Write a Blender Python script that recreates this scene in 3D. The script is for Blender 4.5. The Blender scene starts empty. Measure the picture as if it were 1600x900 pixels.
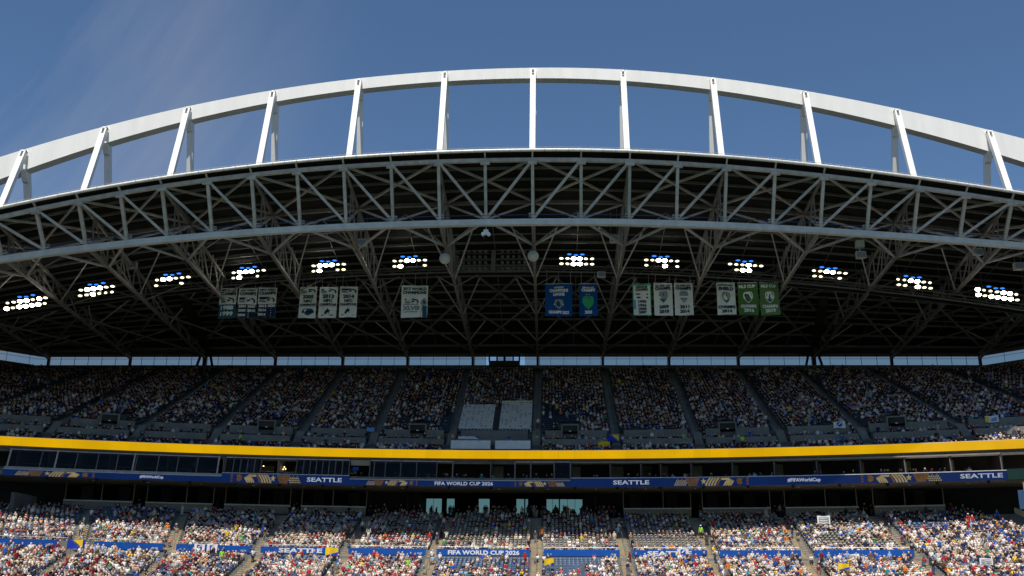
import bpy, bmesh, math, random
import numpy as np
from mathutils import Vector, Matrix

RND = random.Random(7)
NR = np.random.default_rng(11)
S = bpy.context.scene
COL = S.collection

# ------------------------------------------------------------------ camera
PITCH, YAW, ROLL = math.radians(17.0), math.radians(2.3), math.radians(0.5)
cd = bpy.data.cameras.new("camera")
cam = bpy.data.objects.new("camera", cd)
COL.objects.link(cam)
fw = Vector((-math.sin(YAW) * math.cos(PITCH), math.cos(YAW) * math.cos(PITCH), math.sin(PITCH)))
rt = Vector((math.cos(YAW), math.sin(YAW), 0))
up = rt.cross(fw)
rt2 = rt * math.cos(ROLL) + up * math.sin(ROLL)
up2 = up * math.cos(ROLL) - rt * math.sin(ROLL)
cam.matrix_world = Matrix(((rt2.x, up2.x, -fw.x, 0.9), (rt2.y, up2.y, -fw.y, 0.0), (rt2.z, up2.z, -fw.z, 3.0), (0, 0, 0, 1)))
cd.sensor_width = 36.0
cd.lens = 36.0
cd.clip_start = 0.1
cd.clip_end = 6000
S.camera = cam

# ------------------------------------------------------------------ sky and sun
SUN_EL, SUN_AZ = math.radians(64.0), math.radians(10.0)   # the sun stands behind the camera, a little to the left
sun_dir = Vector((-math.sin(SUN_AZ) * math.cos(SUN_EL), -math.cos(SUN_AZ) * math.cos(SUN_EL), math.sin(SUN_EL)))
sl = bpy.data.lights.new("sun", 'SUN')
sl.energy = 5.0
sl.angle = math.radians(0.5)
sl.color = (1.0, 0.955, 0.89)
so = bpy.data.objects.new("sun", sl)
COL.objects.link(so)
so.location = (0, -40, 120)
so.rotation_euler = (-sun_dir).to_track_quat('-Z', 'Y').to_euler()

W = bpy.data.worlds.new("World")
S.world = W
W.use_nodes = True
wn, wl = W.node_tree.nodes, W.node_tree.links
bg = wn['Background']
sky = wn.new('ShaderNodeTexSky')
sky.sky_type = 'NISHITA'
sky.sun_disc = False
sky.sun_elevation = SUN_EL
sky.sun_rotation = math.radians(180) + SUN_AZ
sky.air_density = 1.0
sky.dust_density = 0.1
sky.ozone_density = 4.0
sky.altitude = 0
tc = wn.new('ShaderNodeTexCoord')
mp = wn.new('ShaderNodeMapping')
mp0 = wn.new('ShaderNodeMapping')
mp0.inputs['Rotation'].default_value = (0, math.radians(-36), 0)
mp.inputs['Scale'].default_value = (5.5, 2.0, 0.8)
mp.inputs['Location'].default_value = (0.35, 0, 0)
nz = wn.new('ShaderNodeTexNoise')
nz.inputs['Scale'].default_value = 1.7
nz.inputs['Detail'].default_value = 7
nz.inputs['Roughness'].default_value = 0.55
wl.new(tc.outputs['Generated'], mp0.inputs['Vector'])
wl.new(mp0.outputs['Vector'], mp.inputs['Vector'])
wl.new(mp.outputs['Vector'], nz.inputs['Vector'])
mr = wn.new('ShaderNodeMapRange')
mr.inputs['From Min'].default_value = 0.42
mr.inputs['From Max'].default_value = 0.78
wl.new(nz.outputs['Fac'], mr.inputs['Value'])
sx = wn.new('ShaderNodeSeparateXYZ')
wl.new(tc.outputs['Generated'], sx.inputs[0])
mx = wn.new('ShaderNodeMapRange')                         # thin cirrus drifts over the western half of the sky
mx.interpolation_type = 'SMOOTHSTEP'
mx.inputs['From Min'].default_value = -0.12
mx.inputs['From Max'].default_value = -0.48
wl.new(sx.outputs['X'], mx.inputs['Value'])
mm = wn.new('ShaderNodeMath')
mm.operation = 'MULTIPLY'
wl.new(mr.outputs[0], mm.inputs[0])
wl.new(mx.outputs[0], mm.inputs[1])
m2 = wn.new('ShaderNodeMath')
m2.operation = 'MULTIPLY'
m2.inputs[1].default_value = 0.75
wl.new(mm.outputs[0], m2.inputs[0])
mixc = wn.new('ShaderNodeMix')
mixc.data_type = 'RGBA'
mixc.inputs[7].default_value = (4.4, 4.7, 5.7, 1)
wl.new(m2.outputs[0], mixc.inputs[0])
hs = wn.new('ShaderNodeHueSaturation')
hs.inputs['Saturation'].default_value = 1.08
hs.inputs['Value'].default_value = 1.18
wl.new(sky.outputs[0], hs.inputs['Color'])
wl.new(hs.outputs[0], mixc.inputs[6])
wl.new(mixc.outputs[2], bg.inputs['Color'])
bg.inputs['Strength'].default_value = 0.075

S.view_settings.view_transform = 'Standard'
S.view_settings.look = 'None'
S.view_settings.exposure = 0.15
S.view_settings.gamma = 1.0
S.view_settings.use_curve_mapping = False
S.cycles.max_bounces = 6
S.cycles.diffuse_bounces = 3
S.cycles.transparent_max_bounces = 8


# ------------------------------------------------------------------ materials
def mat(name, col, rough=0.6, metal=0.0, var=0.12, scale=1.3, emit=0.0, streak=False, bump=0.0, face=None, each=0.0):
    m = bpy.data.materials.new(name)
    m.use_nodes = True
    n, l = m.node_tree.nodes, m.node_tree.links
    b = n['Principled BSDF']
    b.inputs['Roughness'].default_value = rough
    b.inputs['Metallic'].default_value = metal
    b.inputs['Specular IOR Level'].default_value = 0.05 if face else 0.45 if rough < 0.5 else 0.14
    g = n.new('ShaderNodeNewGeometry')
    t = n.new('ShaderNodeTexNoise')
    t.inputs['Scale'].default_value = scale
    t.inputs['Detail'].default_value = 6
    if streak:
        q = n.new('ShaderNodeMapping')
        q.inputs['Scale'].default_value = (1, 1, 0.15)
        l.new(g.outputs['Position'], q.inputs['Vector'])
        l.new(q.outputs['Vector'], t.inputs['Vector'])
    else:
        l.new(g.outputs['Position'], t.inputs['Vector'])
    x = n.new('ShaderNodeMix')
    x.data_type = 'RGBA'
    c0 = tuple(max(0, c * (1 - var)) for c in col) + (1,)
    c1 = tuple(min(1, c * (1 + var)) for c in col) + (1,)
    x.inputs[6].default_value = c0
    x.inputs[7].default_value = c1
    r = n.new('ShaderNodeMapRange')
    r.inputs['From Min'].default_value = 0.3
    r.inputs['From Max'].default_value = 0.7
    l.new(t.outputs['Fac'], r.inputs['Value'])
    l.new(r.outputs[0], x.inputs[0])
    out = x.outputs[2]
    if each:                    # every panel differs a little from its neighbours
        oi = n.new('ShaderNodeObjectInfo')
        mv = n.new('ShaderNodeMapRange')
        mv.inputs['To Min'].default_value = 1 - each
        mv.inputs['To Max'].default_value = 1 + each
        l.new(oi.outputs['Random'], mv.inputs['Value'])
        hv = n.new('ShaderNodeHueSaturation')
        l.new(mv.outputs[0], hv.inputs['Value'])
        l.new(x.outputs[2], hv.inputs['Color'])
        out = hv.outputs[0]
    if face:
        b.inputs['Base Color'].default_value = face + (1,)
    else:
        l.new(out, b.inputs['Base Color'])
    if emit:
        l.new(out, b.inputs['Emission Color'])
        b.inputs['Emission Strength'].default_value = emit
    if bump:
        bp = n.new('ShaderNodeBump')
        bp.inputs['Strength'].default_value = bump
        bp.inputs['Distance'].default_value = 0.03
        l.new(t.outputs['Fac'], bp.inputs['Height'])
        l.new(bp.outputs[0], b.inputs['Normal'])
    return m


def glass(name, tint, refl=0.08, cut=1.0):
    m = bpy.data.materials.new(name)
    m.use_nodes = True
    n, l = m.node_tree.nodes, m.node_tree.links
    n.remove(n['Principled BSDF'])
    tr = n.new('ShaderNodeBsdfTransparent')
    tr.inputs['Color'].default_value = tint + (1,)
    gl = n.new('ShaderNodeBsdfGlossy')
    gl.inputs['Roughness'].default_value = 0.03
    fr_ = n.new('ShaderNodeFresnel')
    fr_.inputs['IOR'].default_value = 1.45
    nz_ = n.new('ShaderNodeTexNoise')
    nz_.inputs['Scale'].default_value = 0.6
    ad = n.new('ShaderNodeMath')
    ad.operation = 'MULTIPLY_ADD'
    ad.inputs[1].default_value = refl
    l.new(nz_.outputs['Fac'], ad.inputs[0])
    l.new(fr_.outputs[0], ad.inputs[2])
    mx_ = n.new('ShaderNodeMixShader')
    ct = n.new('ShaderNodeMath')
    ct.operation = 'MULTIPLY'
    ct.inputs[1].default_value = cut
    l.new(ad.outputs[0], ct.inputs[0])
    l.new(ct.outputs[0], mx_.inputs[0])
    l.new(tr.outputs[0], mx_.inputs[1])
    l.new(gl.outputs[0], mx_.inputs[2])
    l.new(mx_.outputs[0], n['Material Output'].inputs['Surface'])
    return m


def attr_mat(name, rough=0.8):
    m = bpy.data.materials.new(name)
    m.use_nodes = True
    n, l = m.node_tree.nodes, m.node_tree.links
    a = n.new('ShaderNodeAttribute')
    a.attribute_name = 'Col'
    l.new(a.outputs['Color'], n['Principled BSDF'].inputs['Base Color'])
    n['Principled BSDF'].inputs['Roughness'].default_value = rough
    n['Principled BSDF'].inputs['Specular IOR Level'].default_value = 0.12
    return m


MT = {
    'white': mat('white_steel_paint', (0.84, 0.825, 0.775), 0.5, var=0.045, streak=True, scale=1.1, each=0.01),
    'truss': mat('grey_steel_paint', (0.47, 0.44, 0.415), 0.5, var=0.2, scale=1.6, each=0.1),
    'chord': mat('pale_grey_chord_paint', (0.60, 0.59, 0.56), 0.5, var=0.12, scale=1.2, each=0.05),
    'beam': mat('beige_grey_steel', (0.235, 0.215, 0.20), 0.55, var=0.2, scale=1.6, each=0.12),
    'purlin': mat('dull_grey_steel', (0.17, 0.158, 0.148), 0.55, var=0.2, scale=1.6, each=0.12),
    'gutter': mat('galvanised_gutter', (0.66, 0.64, 0.58), 0.45, metal=0.0, var=0.12, scale=2.0),
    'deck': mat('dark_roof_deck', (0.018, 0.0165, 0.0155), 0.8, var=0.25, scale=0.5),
    'dark': mat('black_metal', (0.025, 0.025, 0.027), 0.5),
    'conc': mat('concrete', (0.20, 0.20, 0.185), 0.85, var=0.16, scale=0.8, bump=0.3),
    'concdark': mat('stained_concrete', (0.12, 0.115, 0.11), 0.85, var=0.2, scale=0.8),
    'sand': mat('sandy_concrete', (0.36, 0.295, 0.20), 0.85, var=0.18, scale=1.5, bump=0.3),
    'soffit': mat('brown_soffit', (0.27, 0.235, 0.19), 0.8, var=0.15, scale=0.5),
    'beige': mat('beige_panel', (0.34, 0.29, 0.21), 0.7, var=0.12),
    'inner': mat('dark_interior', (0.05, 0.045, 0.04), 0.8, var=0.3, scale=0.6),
    'alu': mat('aluminium_rail', (0.62, 0.62, 0.60), 0.4, metal=0.15, var=0.08),
    'yellow': mat('yellow_led_screen', (0.66, 0.365, 0.0), 0.7, var=0.07, scale=0.35, emit=0.92, face=(0.10, 0.055, 0.01), each=0.045),
    'ledblue': mat('blue_led_screen', (0.004, 0.017, 0.085), 0.75, var=0.14, scale=0.3, emit=0.75, face=(0.004, 0.006, 0.016)),
    'ledwhite': mat('white_led_lettering', (0.30, 0.33, 0.40), 0.6, var=0.04, emit=0.95, face=(0.03, 0.03, 0.035)),
    'ledgold': mat('gold_led_pattern', (0.22, 0.175, 0.075), 0.6, var=0.2, scale=1.5, emit=0.9, face=(0.03, 0.024, 0.01)),
    'ledbronze': mat('bronze_led_pattern', (0.085, 0.045, 0.015), 0.6, var=0.25, scale=1.5, emit=0.9, face=(0.02, 0.01, 0.004)),
    'hoard': mat('blue_vinyl', (0.013, 0.09, 0.38), 0.5, var=0.08),
    'vinylwhite': mat('white_vinyl', (0.78, 0.78, 0.77), 0.5, var=0.05),
    'cover': mat('white_seat_cover_cloth', (0.80, 0.80, 0.76), 0.8, var=0.08),
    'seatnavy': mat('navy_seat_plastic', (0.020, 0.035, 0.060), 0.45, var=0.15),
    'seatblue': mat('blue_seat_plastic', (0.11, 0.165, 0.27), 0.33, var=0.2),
    'seatgrey': mat('grey_beige_seat_vinyl', (0.35, 0.325, 0.28), 0.45, var=0.22),
    'lampwarm': mat('floodlight_lens_lit', (1.0, 0.88, 0.58), 0.3, var=0.02, emit=2.2),
    'lampbright': mat('floodlight_lens_facing', (1.0, 0.96, 0.84), 0.3, var=0.02, emit=30.0),
    'lampblue': mat('blue_lens_lit', (0.03, 0.22, 1.0), 0.3, var=0.02, emit=1.35),
    'bulb': mat('small_bulb_lit', (1.0, 0.75, 0.35), 0.3, var=0.02, emit=5.0),
    'clubglass': glass('dark_club_glass', (0.22, 0.24, 0.25), 0.0),
    'speaker': mat('grey_speaker_case', (0.52, 0.51, 0.48), 0.6, var=0.1),
    'cloth': mat('banner_cloth_white', (0.80, 0.82, 0.79), 0.85, var=0.05),
    'navy': mat('banner_navy', (0.012, 0.03, 0.085), 0.85, var=0.08),
    'teal': mat('banner_teal', (0.012, 0.11, 0.17), 0.85, var=0.08),
    'bblue': mat('banner_blue', (0.006, 0.075, 0.28), 0.85, var=0.08),
    'bgreen': mat('banner_green', (0.075, 0.19, 0.05), 0.85, var=0.08),
    'bgreen2': mat('banner_pale_green', (0.12, 0.23, 0.085), 0.85, var=0.08),
    'emgreen': mat('emblem_green', (0.05, 0.42, 0.16), 0.8, var=0.08),
    'emolive': mat('emblem_olive', (0.30, 0.34, 0.09), 0.8, var=0.08),
    'emgrey': mat('emblem_grey', (0.30, 0.33, 0.36), 0.8, var=0.08),
    'ink': mat('banner_dark_ink', (0.02, 0.03, 0.05), 0.85, var=0.1),
    'inkgrey': mat('banner_grey_ink', (0.25, 0.28, 0.32), 0.85, var=0.1),
    'txtwhite': mat('banner_white_print', (0.80, 0.84, 0.85), 0.85, var=0.05),
    'flagblue': mat('flag_blue', (0.015, 0.05, 0.42), 0.8, var=0.1),
    'flagyellow': mat('flag_yellow', (0.85, 0.56, 0.02), 0.8, var=0.08),
    'flagsky': mat('flag_light_blue', (0.15, 0.35, 0.70), 0.8, var=0.1),
    'pitch': mat('pitch_grass', (0.06, 0.115, 0.04), 0.95, var=0.25, scale=0.2),
    'ground': mat('grey_asphalt', (0.07, 0.07, 0.07), 0.95, var=0.2, scale=0.1),
    'signgreen': mat('dark_green_board', (0.012, 0.035, 0.03), 0.5, var=0.1),
    'bluewall': mat('slate_blue_wall', (0.04, 0.085, 0.17), 0.8, var=0.12),
    'glassdark': glass('tinted_suite_glass', (0.26, 0.29, 0.29), 0.0, 0.45),
    'glasssky': glass('wind_screen_glass', (0.60, 0.57, 0.52), 0.04),
    'glassteal': glass('teal_window_glass', (0.20, 0.30, 0.27), 0.03),
}


# ------------------------------------------------------------------ mesh builder
class MB:
    def __init__(self):
        self.v, self.f, self.m = [], [], []

    def add(self, vs, fs, mi=0):
        o = len(self.v)
        self.v += [tuple(p) for p in vs]
        self.f += [tuple(i + o for i in f) for f in fs]
        self.m += [mi] * len(fs)
        return self

    def box(self, c, s, mi=0, rz=0.0):
        x, y, z = s[0] / 2, s[1] / 2, s[2] / 2
        cs, sn = math.cos(rz), math.sin(rz)
        vs = []
        for dx, dy, dz in ((-x, -y, -z), (x, -y, -z), (x, y, -z), (-x, y, -z), (-x, -y, z), (x, -y, z), (x, y, z), (-x, y, z)):
            vs.append((c[0] + dx * cs - dy * sn, c[1] + dx * sn + dy * cs, c[2] + dz))
        return self.add(vs, [(3, 2, 1, 0), (4, 5, 6, 7), (0, 1, 5, 4), (1, 2, 6, 5), (2, 3, 7, 6), (3, 0, 4, 7)], mi)

    def bar(self, p, q, w, h=None, mi=0, ref=(0, 0, 1)):
        h = h or w
        p, q = Vector(p), Vector(q)
        d = (q - p).normalized()
        r = Vector(ref)
        if abs(d.dot(r)) > 0.97:
            r = Vector((0, 1, 0))
        a = d.cross(r).normalized() * (w / 2)
        b = a.cross(d).normalized() * (h / 2)
        vs = [p - a - b, p + a - b, p + a + b, p - a + b, q - a - b, q + a - b, q + a + b, q - a + b]
        return self.add(vs, [(3, 2, 1, 0), (4, 5, 6, 7), (0, 1, 5, 4), (1, 2, 6, 5), (2, 3, 7, 6), (3, 0, 4, 7)], mi)

    def tube(self, pts, rs, n=8, mi=0):
        pts = [Vector(p) for p in pts]
        if not hasattr(rs, '__len__'):
            rs = [rs] * len(pts)
        vs = []
        for i, p in enumerate(pts):
            d = (pts[min(i + 1, len(pts) - 1)] - pts[max(i - 1, 0)]).normalized()
            r = Vector((0, 0, 1)) if abs(d.z) < 0.9 else Vector((0, 1, 0))
            a = d.cross(r).normalized()
            b = a.cross(d)
            for k in range(n):
                t = 2 * math.pi * k / n
                vs.append(p + a * (rs[i] * math.cos(t)) + b * (rs[i] * math.sin(t)))
        fs = []
        for i in range(len(pts) - 1):
            for k in range(n):
                fs.append((i * n + k, i * n + (k + 1) % n, (i + 1) * n + (k + 1) % n, (i + 1) * n + k))
        fs.append(tuple(range(n - 1, -1, -1)))
        fs.append(tuple(range((len(pts) - 1) * n, len(pts) * n)))
        return self.add(vs, fs, mi)

    def sweep(self, frames, mi=0, cap=True):
        """frames: list of closed profiles with the same number of points"""
        n = len(frames[0])
        vs = [p for f in frames for p in f]
        fs = []
        for i in range(len(frames) - 1):
            for k in range(n):
                fs.append((i * n + k, i * n + (k + 1) % n, (i + 1) * n + (k + 1) % n, (i + 1) * n + k))
        if cap:
            fs.append(tuple(range(n - 1, -1, -1)))
            fs.append(tuple(range((len(frames) - 1) * n, len(frames) * n)))
        return self.add(vs, fs, mi)

    def slab(self, poly, o, ux, uy, un, th, mi=0):
        """a flat outline poly (2-D) laid at o along ux/uy and given thickness th along un"""
        o, ux, uy, un = Vector(o), Vector(ux), Vector(uy), Vector(un)
        n = len(poly)
        vs = [o + ux * a + uy * b for a, b in poly] + [o + ux * a + uy * b - un * th for a, b in poly]
        fs = [tuple(range(n)), tuple(range(2 * n - 1, n - 1, -1))]
        fs += [(k, k + n, (k + 1) % n + n, (k + 1) % n) for k in range(n)]
        return self.add(vs, fs, mi)

    def mesh(self, name, mats, off=(0, 0, 0)):
        me = bpy.data.meshes.new(name)
        ox, oy, oz = off
        me.from_pydata([(x - ox, y - oy, z - oz) for x, y, z in self.v], [], self.f)
        for mm_ in (mats if isinstance(mats, (list, tuple)) else [mats]):
            me.materials.append(MT[mm_] if isinstance(mm_, str) else mm_)
        if any(self.m):
            me.polygons.foreach_set('material_index', self.m)
        me.update()
        return me

    def build(self, name, mats, parent=None, **kw):
        off = world_loc(parent) if parent else kw.pop('origin', (0, 0, 0))
        kw.pop('origin', None)
        o = bpy.data.objects.new(name, self.mesh(name, mats, off))
        COL.objects.link(o)
        if parent:
            o.parent = parent
        else:
            o.location = off
        for k, val in kw.items():
            o[k] = val
        return o


def world_loc(o):
    l = Vector(o.location)
    while o.parent:
        o = o.parent
        l += Vector(o.location)
    return tuple(l)


def thing(name, label, cat, loc=(0, 0, 0), group=None):
    o = bpy.data.objects.new(name, None)
    o.empty_display_size = 0.2
    COL.objects.link(o)
    o.location = loc
    o['label'] = label
    o['category'] = cat
    if group:
        o['group'] = group
    return o


def tag(o, label, cat, group=None):
    o['label'] = label
    o['category'] = cat
    if group:
        o['group'] = group
    return o


_txt = {}


def text_mesh(s, bold=0.0):
    key = (s, bold)
    if key not in _txt:
        cu = bpy.data.curves.new('lettering', 'FONT')
        cu.body = s
        cu.size = 1.0
        cu.extrude = 0.02
        cu.offset = bold
        cu.resolution_u = 2
        cu.align_x = 'CENTER'
        o = bpy.data.objects.new('lettering', cu)
        COL.objects.link(o)
        bpy.context.view_layer.update()
        dg = bpy.context.evaluated_depsgraph_get()
        me = bpy.data.meshes.new_from_object(o.evaluated_get(dg))
        bpy.data.objects.remove(o)
        bpy.data.curves.remove(cu)
        co = np.empty(len(me.vertices) * 3)
        me.vertices.foreach_get('co', co)
        co = co.reshape(-1, 3)
        _txt[key] = (me, co.min(0), co.max(0))
    return _txt[key]


def lettering(s, parent, x0, x1, z0, z1, place, mat_name, bold=0.012, name='lettering', th=0.02):
    """lay the text into the box x0..x1, z0..z1; place(x, z, depth) gives the point on the board"""
    me0, lo, hi = text_mesh(s, bold)
    me = me0.copy()
    off = world_loc(parent)
    co = np.empty(len(me.vertices) * 3)
    me.vertices.foreach_get('co', co)
    co = co.reshape(-1, 3)
    out = np.empty_like(co)
    for i, (a, b, c) in enumerate(co):
        x = x0 + (a - lo[0]) / (hi[0] - lo[0]) * (x1 - x0)
        z = z0 + (b - lo[1]) / (hi[1] - lo[1]) * (z1 - z0)
        p = place(x, z, th if c > 0 else 0.0)
        out[i] = (p[0] - off[0], p[1] - off[1], p[2] - off[2])
    me.vertices.foreach_set('co', out.ravel())
    me.materials.clear()
    me.materials.append(MT[mat_name])
    me.update()
    o = bpy.data.objects.new(name, me)
    COL.objects.link(o)
    o.parent = parent
    return o


# ------------------------------------------------------------------ plan of the stand
def softplus(d, w=2.0):
    return w * math.log1p(math.exp(min(d / w, 30)))


def FR(x):                      # front edge of the upper deck
    return 118 - .0033 * (x + 4) ** 2


def BK(x):                      # back edge of the upper deck: straight with bent ends
    return 143.8 - 1.0 * max(0, -74.5 - x) - 1.0 * max(0, x - 62)


def RU(x):
    return -.0032 * (x + 3) ** 2


def HB(x):                      # the blue hoarding along the cross aisle of the lower bowl
    return 110 + RU(x) - .35 * softplus(-27 - x) - .2 * softplus(x - 38)


def CW(x):                      # the wall of the club level behind the lower bowl
    return 122 + RU(x)


def roofY(x):
    if x > 0:
        return 98 + .0014 * x * x
    return 98 - .0016 * x * x if x > -62 else 98 - .0016 * 3844 + .1984 * (x + 62)


def poly(c, x):
    if x < -60:                 # carry on straight past the measured part
        return poly(c, -60.0) + (poly(c, -60.0) - poly(c, -59.0)) * (-60 - x)
    r = 0.0
    for k in c:
        r = r * x + k
    return r


def z_gut(x):
    return poly((1.71205e-08, 1.2241e-05, -0.00214904, -0.000681322, 47.6797), x)


def z_top(x):
    return poly((-1.32939e-08, 1.25504e-05, -0.00204891, -0.0032748, 46.9223), x)


def z_bot(x):
    return poly((1.8723e-08, 1.05318e-05, -0.00127701, 0.00309644, 41.4592), x)


ROOF_BACK, Z_BACK = 145.6, 37.5


def RB(x):                      # rear edge of the roof follows the bent back of the stand
    return ROOF_BACK - 1.0 * max(0, -74.5 - x) - 1.0 * max(0, x - 62)


def deck_z(x, Y):
    yf = roofY(x) - .4
    s = (Y - yf) / (RB(x) - yf)
    return z_gut(x) - .1 + (Z_BACK - z_gut(x) + .1) * s + 3.2 * max(0, s) * max(0, 1 - s)


XS = [x for x in range(-88, 76, 2)]
XS = sorted(set(XS + [-74.5, 62]))

# ------------------------------------------------------------------ ground
MB().add([(-3000, -3000, 0), (3000, -3000, 0), (3000, 3000, 0), (-3000, 3000, 0)], [(0, 1, 2, 3)]).build('ground', 'ground', kind='structure')
MB().add([(-60, 14, .004), (58, 14, .004), (58, 84, .004), (-60, 84, .004)], [(0, 1, 2, 3)]).build('pitch', 'pitch', kind='structure')

# ------------------------------------------------------------------ grandstand
stand = thing('grandstand', 'two tier stadium grandstand with yellow fascia full of spectators under the roof', 'grandstand', (-4, 118, 0))


def ribbon_profile(xs, prof, mb=None, mi=0):
    """sweep a closed (dY, z) profile along x; prof(x) -> list of (Y, z)"""
    mb = mb or MB()
    mb.sweep([[(x, y, z) for y, z in prof(x)] for x in xs], mi)
    return mb


def frange(a, b, step):
    n = max(1, int(math.ceil((b - a) / step)))
    return [a + (b - a) * i / n for i in range(n + 1)]


# --- upper deck steps
UROWS = 34


def up_row(x, i):               # front lip (Y, floor z) of main row i of the upper deck
    f, b = FR(x) + 5.6, BK(x)
    return f + (b - f) * i / UROWS, 22.3 + .356 * i


LOW3 = [(.5, 18.9), (1.3, 19.35), (2.1, 19.8)]


def step_surface(xs, prof):
    mb = MB()
    frames = [[(x, y, z) for y, z in prof(x)] for x in xs]
    n = len(frames[0])
    vs = [p for f in frames for p in f]
    fs = []
    for i in range(len(frames) - 1):
        for k in range(n - 1):
            fs.append((i * n + k, i * n + k + 1, (i + 1) * n + k + 1, (i + 1) * n + k))
    mb.add(vs, fs)
    return mb


def upper_prof(x):
    f = FR(x)
    p = [(f + .12, 18.0), (f + .12, 18.9)]
    for i, (d, z) in enumerate(LOW3):
        p.append((f + d + (0 if i else -.3), z))
        p.append((f + d + .8, z))
    p += [(f + 2.95, 20.6), (f + 5.5, 20.6), (f + 5.5, 22.3)]
    for i in range(UROWS):
        y, z = up_row(x, i)
        y2, _ = up_row(x, i + 1)
        p.append((y, z))
        p.append((y2, z))
    y, z = up_row(x, UROWS)
    p += [(y, z), (y + 1.4, z)]
    return p


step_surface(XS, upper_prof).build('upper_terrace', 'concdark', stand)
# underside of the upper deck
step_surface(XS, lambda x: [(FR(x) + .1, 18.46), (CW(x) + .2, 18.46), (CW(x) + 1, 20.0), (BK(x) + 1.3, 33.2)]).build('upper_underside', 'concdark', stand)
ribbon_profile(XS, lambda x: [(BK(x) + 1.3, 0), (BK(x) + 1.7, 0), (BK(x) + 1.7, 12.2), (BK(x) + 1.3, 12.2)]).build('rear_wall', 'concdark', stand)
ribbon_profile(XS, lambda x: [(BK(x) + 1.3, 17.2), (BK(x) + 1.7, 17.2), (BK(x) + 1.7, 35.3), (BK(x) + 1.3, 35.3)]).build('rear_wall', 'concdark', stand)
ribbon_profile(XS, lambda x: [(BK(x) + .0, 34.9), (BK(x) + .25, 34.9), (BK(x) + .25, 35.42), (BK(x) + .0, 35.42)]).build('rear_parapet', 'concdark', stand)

# --- yellow fascia
fx = frange(-86, 74, 1.92)
for i in range(len(fx) - 1):
    a, b = fx[i] + .006, fx[i + 1] - .006
    ribbon_profile([a, (a + b) / 2, b], lambda x: [(FR(x) - .05, 18.62), (FR(x) + .08, 18.62), (FR(x) + .08, 19.55), (FR(x) - .05, 19.55)]).build('fascia_panel', 'yellow', stand)
ribbon_profile(XS, lambda x: [(FR(x) + .085, 18.60), (FR(x) + .11, 18.60), (FR(x) + .11, 19.545), (FR(x) + .085, 19.545)]).build('fascia_backing', 'dark', stand)
ribbon_profile(XS, lambda x: [(FR(x) + .0, 19.552), (FR(x) + .1, 19.552), (FR(x) + .1, 19.60), (FR(x), 19.60)]).build('fascia_coping', 'alu', stand)

# --- parapet walls of the upper deck
AIS_U = [-64.5, -55.3, -46.6, -38.3, -29.0, -20.3, -11.1, -0.95, 8.5, 18.0, 27.3, 36.0, 46.0, 56.0]
AIS_L = [-44.2, -36.85, -29.35, -20.7, -11.7, -.7, 8.55, 17.4, 26.55, 36.75]     # at the cross aisle
AIS_T = [-50.5, -40.8, -30.1, -20.3, -11.1, -1.0, 8.3, 17.0, 26.9, 36.2]          # at the top of the lower bowl
PORT = [-50.3, -33.1, -15.3, 3.1, 21.6, 39.9]


def spans(cuts, half, a, b):
    out, s = [], a
    for c in sorted(cuts):
        if c - half > s and c + half < b:
            out.append((s, c - half))
            s = c + half
    out.append((s, b))
    return out


for a, b in spans(AIS_U, .75, -86, 74):
    ribbon_profile(frange(a, b, 3), lambda x: [(FR(x) + 2.98, 19.85), (FR(x) + 3.2, 19.85), (FR(x) + 3.2, 21.32), (FR(x) + 2.98, 21.32)]).build('cross_aisle_wall', 'conc', stand)
for a, b in spans(AIS_U + PORT, 1.05, -86, 74):
    ribbon_profile(frange(a, b, 3), lambda x: [(FR(x) + 5.2, 20.62), (FR(x) + 5.42, 20.62), (FR(x) + 5.42, 22.7), (FR(x) + 5.2, 22.7)]).build('vomitory_wall', 'conc', stand)

for px_ in PORT:
    f = FR(px_)
    ang = math.atan(-.0066 * (px_ + 4))
    m = MB()
    cs, sn = math.cos(ang), math.sin(ang)

    def P(dx, dy):
        return (px_ + dx * cs - dy * sn, f + 5.2 + dx * sn + dy * cs)
    for dx in (-.98, .98):
        x, y = P(dx, 1.0)
        m.box((x, y, 21.95), (.18, 2.2, 2.66), 0, ang)
    x, y = P(0, 1.0)
    m.box((x, y, 23.36), (2.14, 2.2, .16), 0, ang)
    pr = m.build('vomitory_portal', 'conc', stand)
    x, y = P(0, .1)
    MB().box((x, y, 22.93), (1.76, .12, .66), 0, ang).build('header_sign', 'inner', pr)
    x, y = P(0, -.02)
    MB().box((x, y, 22.62), (.28, .1, .1), 0, ang).build('exit_lamp', 'vinylwhite', pr)
    x, y = P(0, 1.2)
    MB().box((x, y, 21.6), (1.76, .08, 1.9), 0, ang).build('doorway_shade_panel', 'dark', pr)  # black panel stands in for the shade inside the doorway

# --- aisle stairs (each its own flight)


def flight(xa, rows, w, material, zoff=.012):
    m = MB()
    for (y0, z0, y1, z1, *xx) in rows:
        d = (y1 - y0)
        xa = xx[0] if xx else xa
        rs = (z1 - z0) * .5
        m.box((xa, y0 + d * .25 - .006, z0 + .025 - rs / 2), (w, d * .5 + .012, rs))
        m.box((xa, y0 + d * .75, z0 + .02 + (z1 - z0) * .25), (w, d * .5, (z1 - z0) * .5))
    return m.build('aisle_stair', material, stand)


def handrail(x, p, q, material):
    (y0, z0), (y1, z1) = p, q
    MB().tube([(x, y0, z0), (x, y0, z0 + .9), (x, y1, z1 + .9), (x, y1, z1)], .022, 5).build('aisle_handrail', material, stand)


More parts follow.
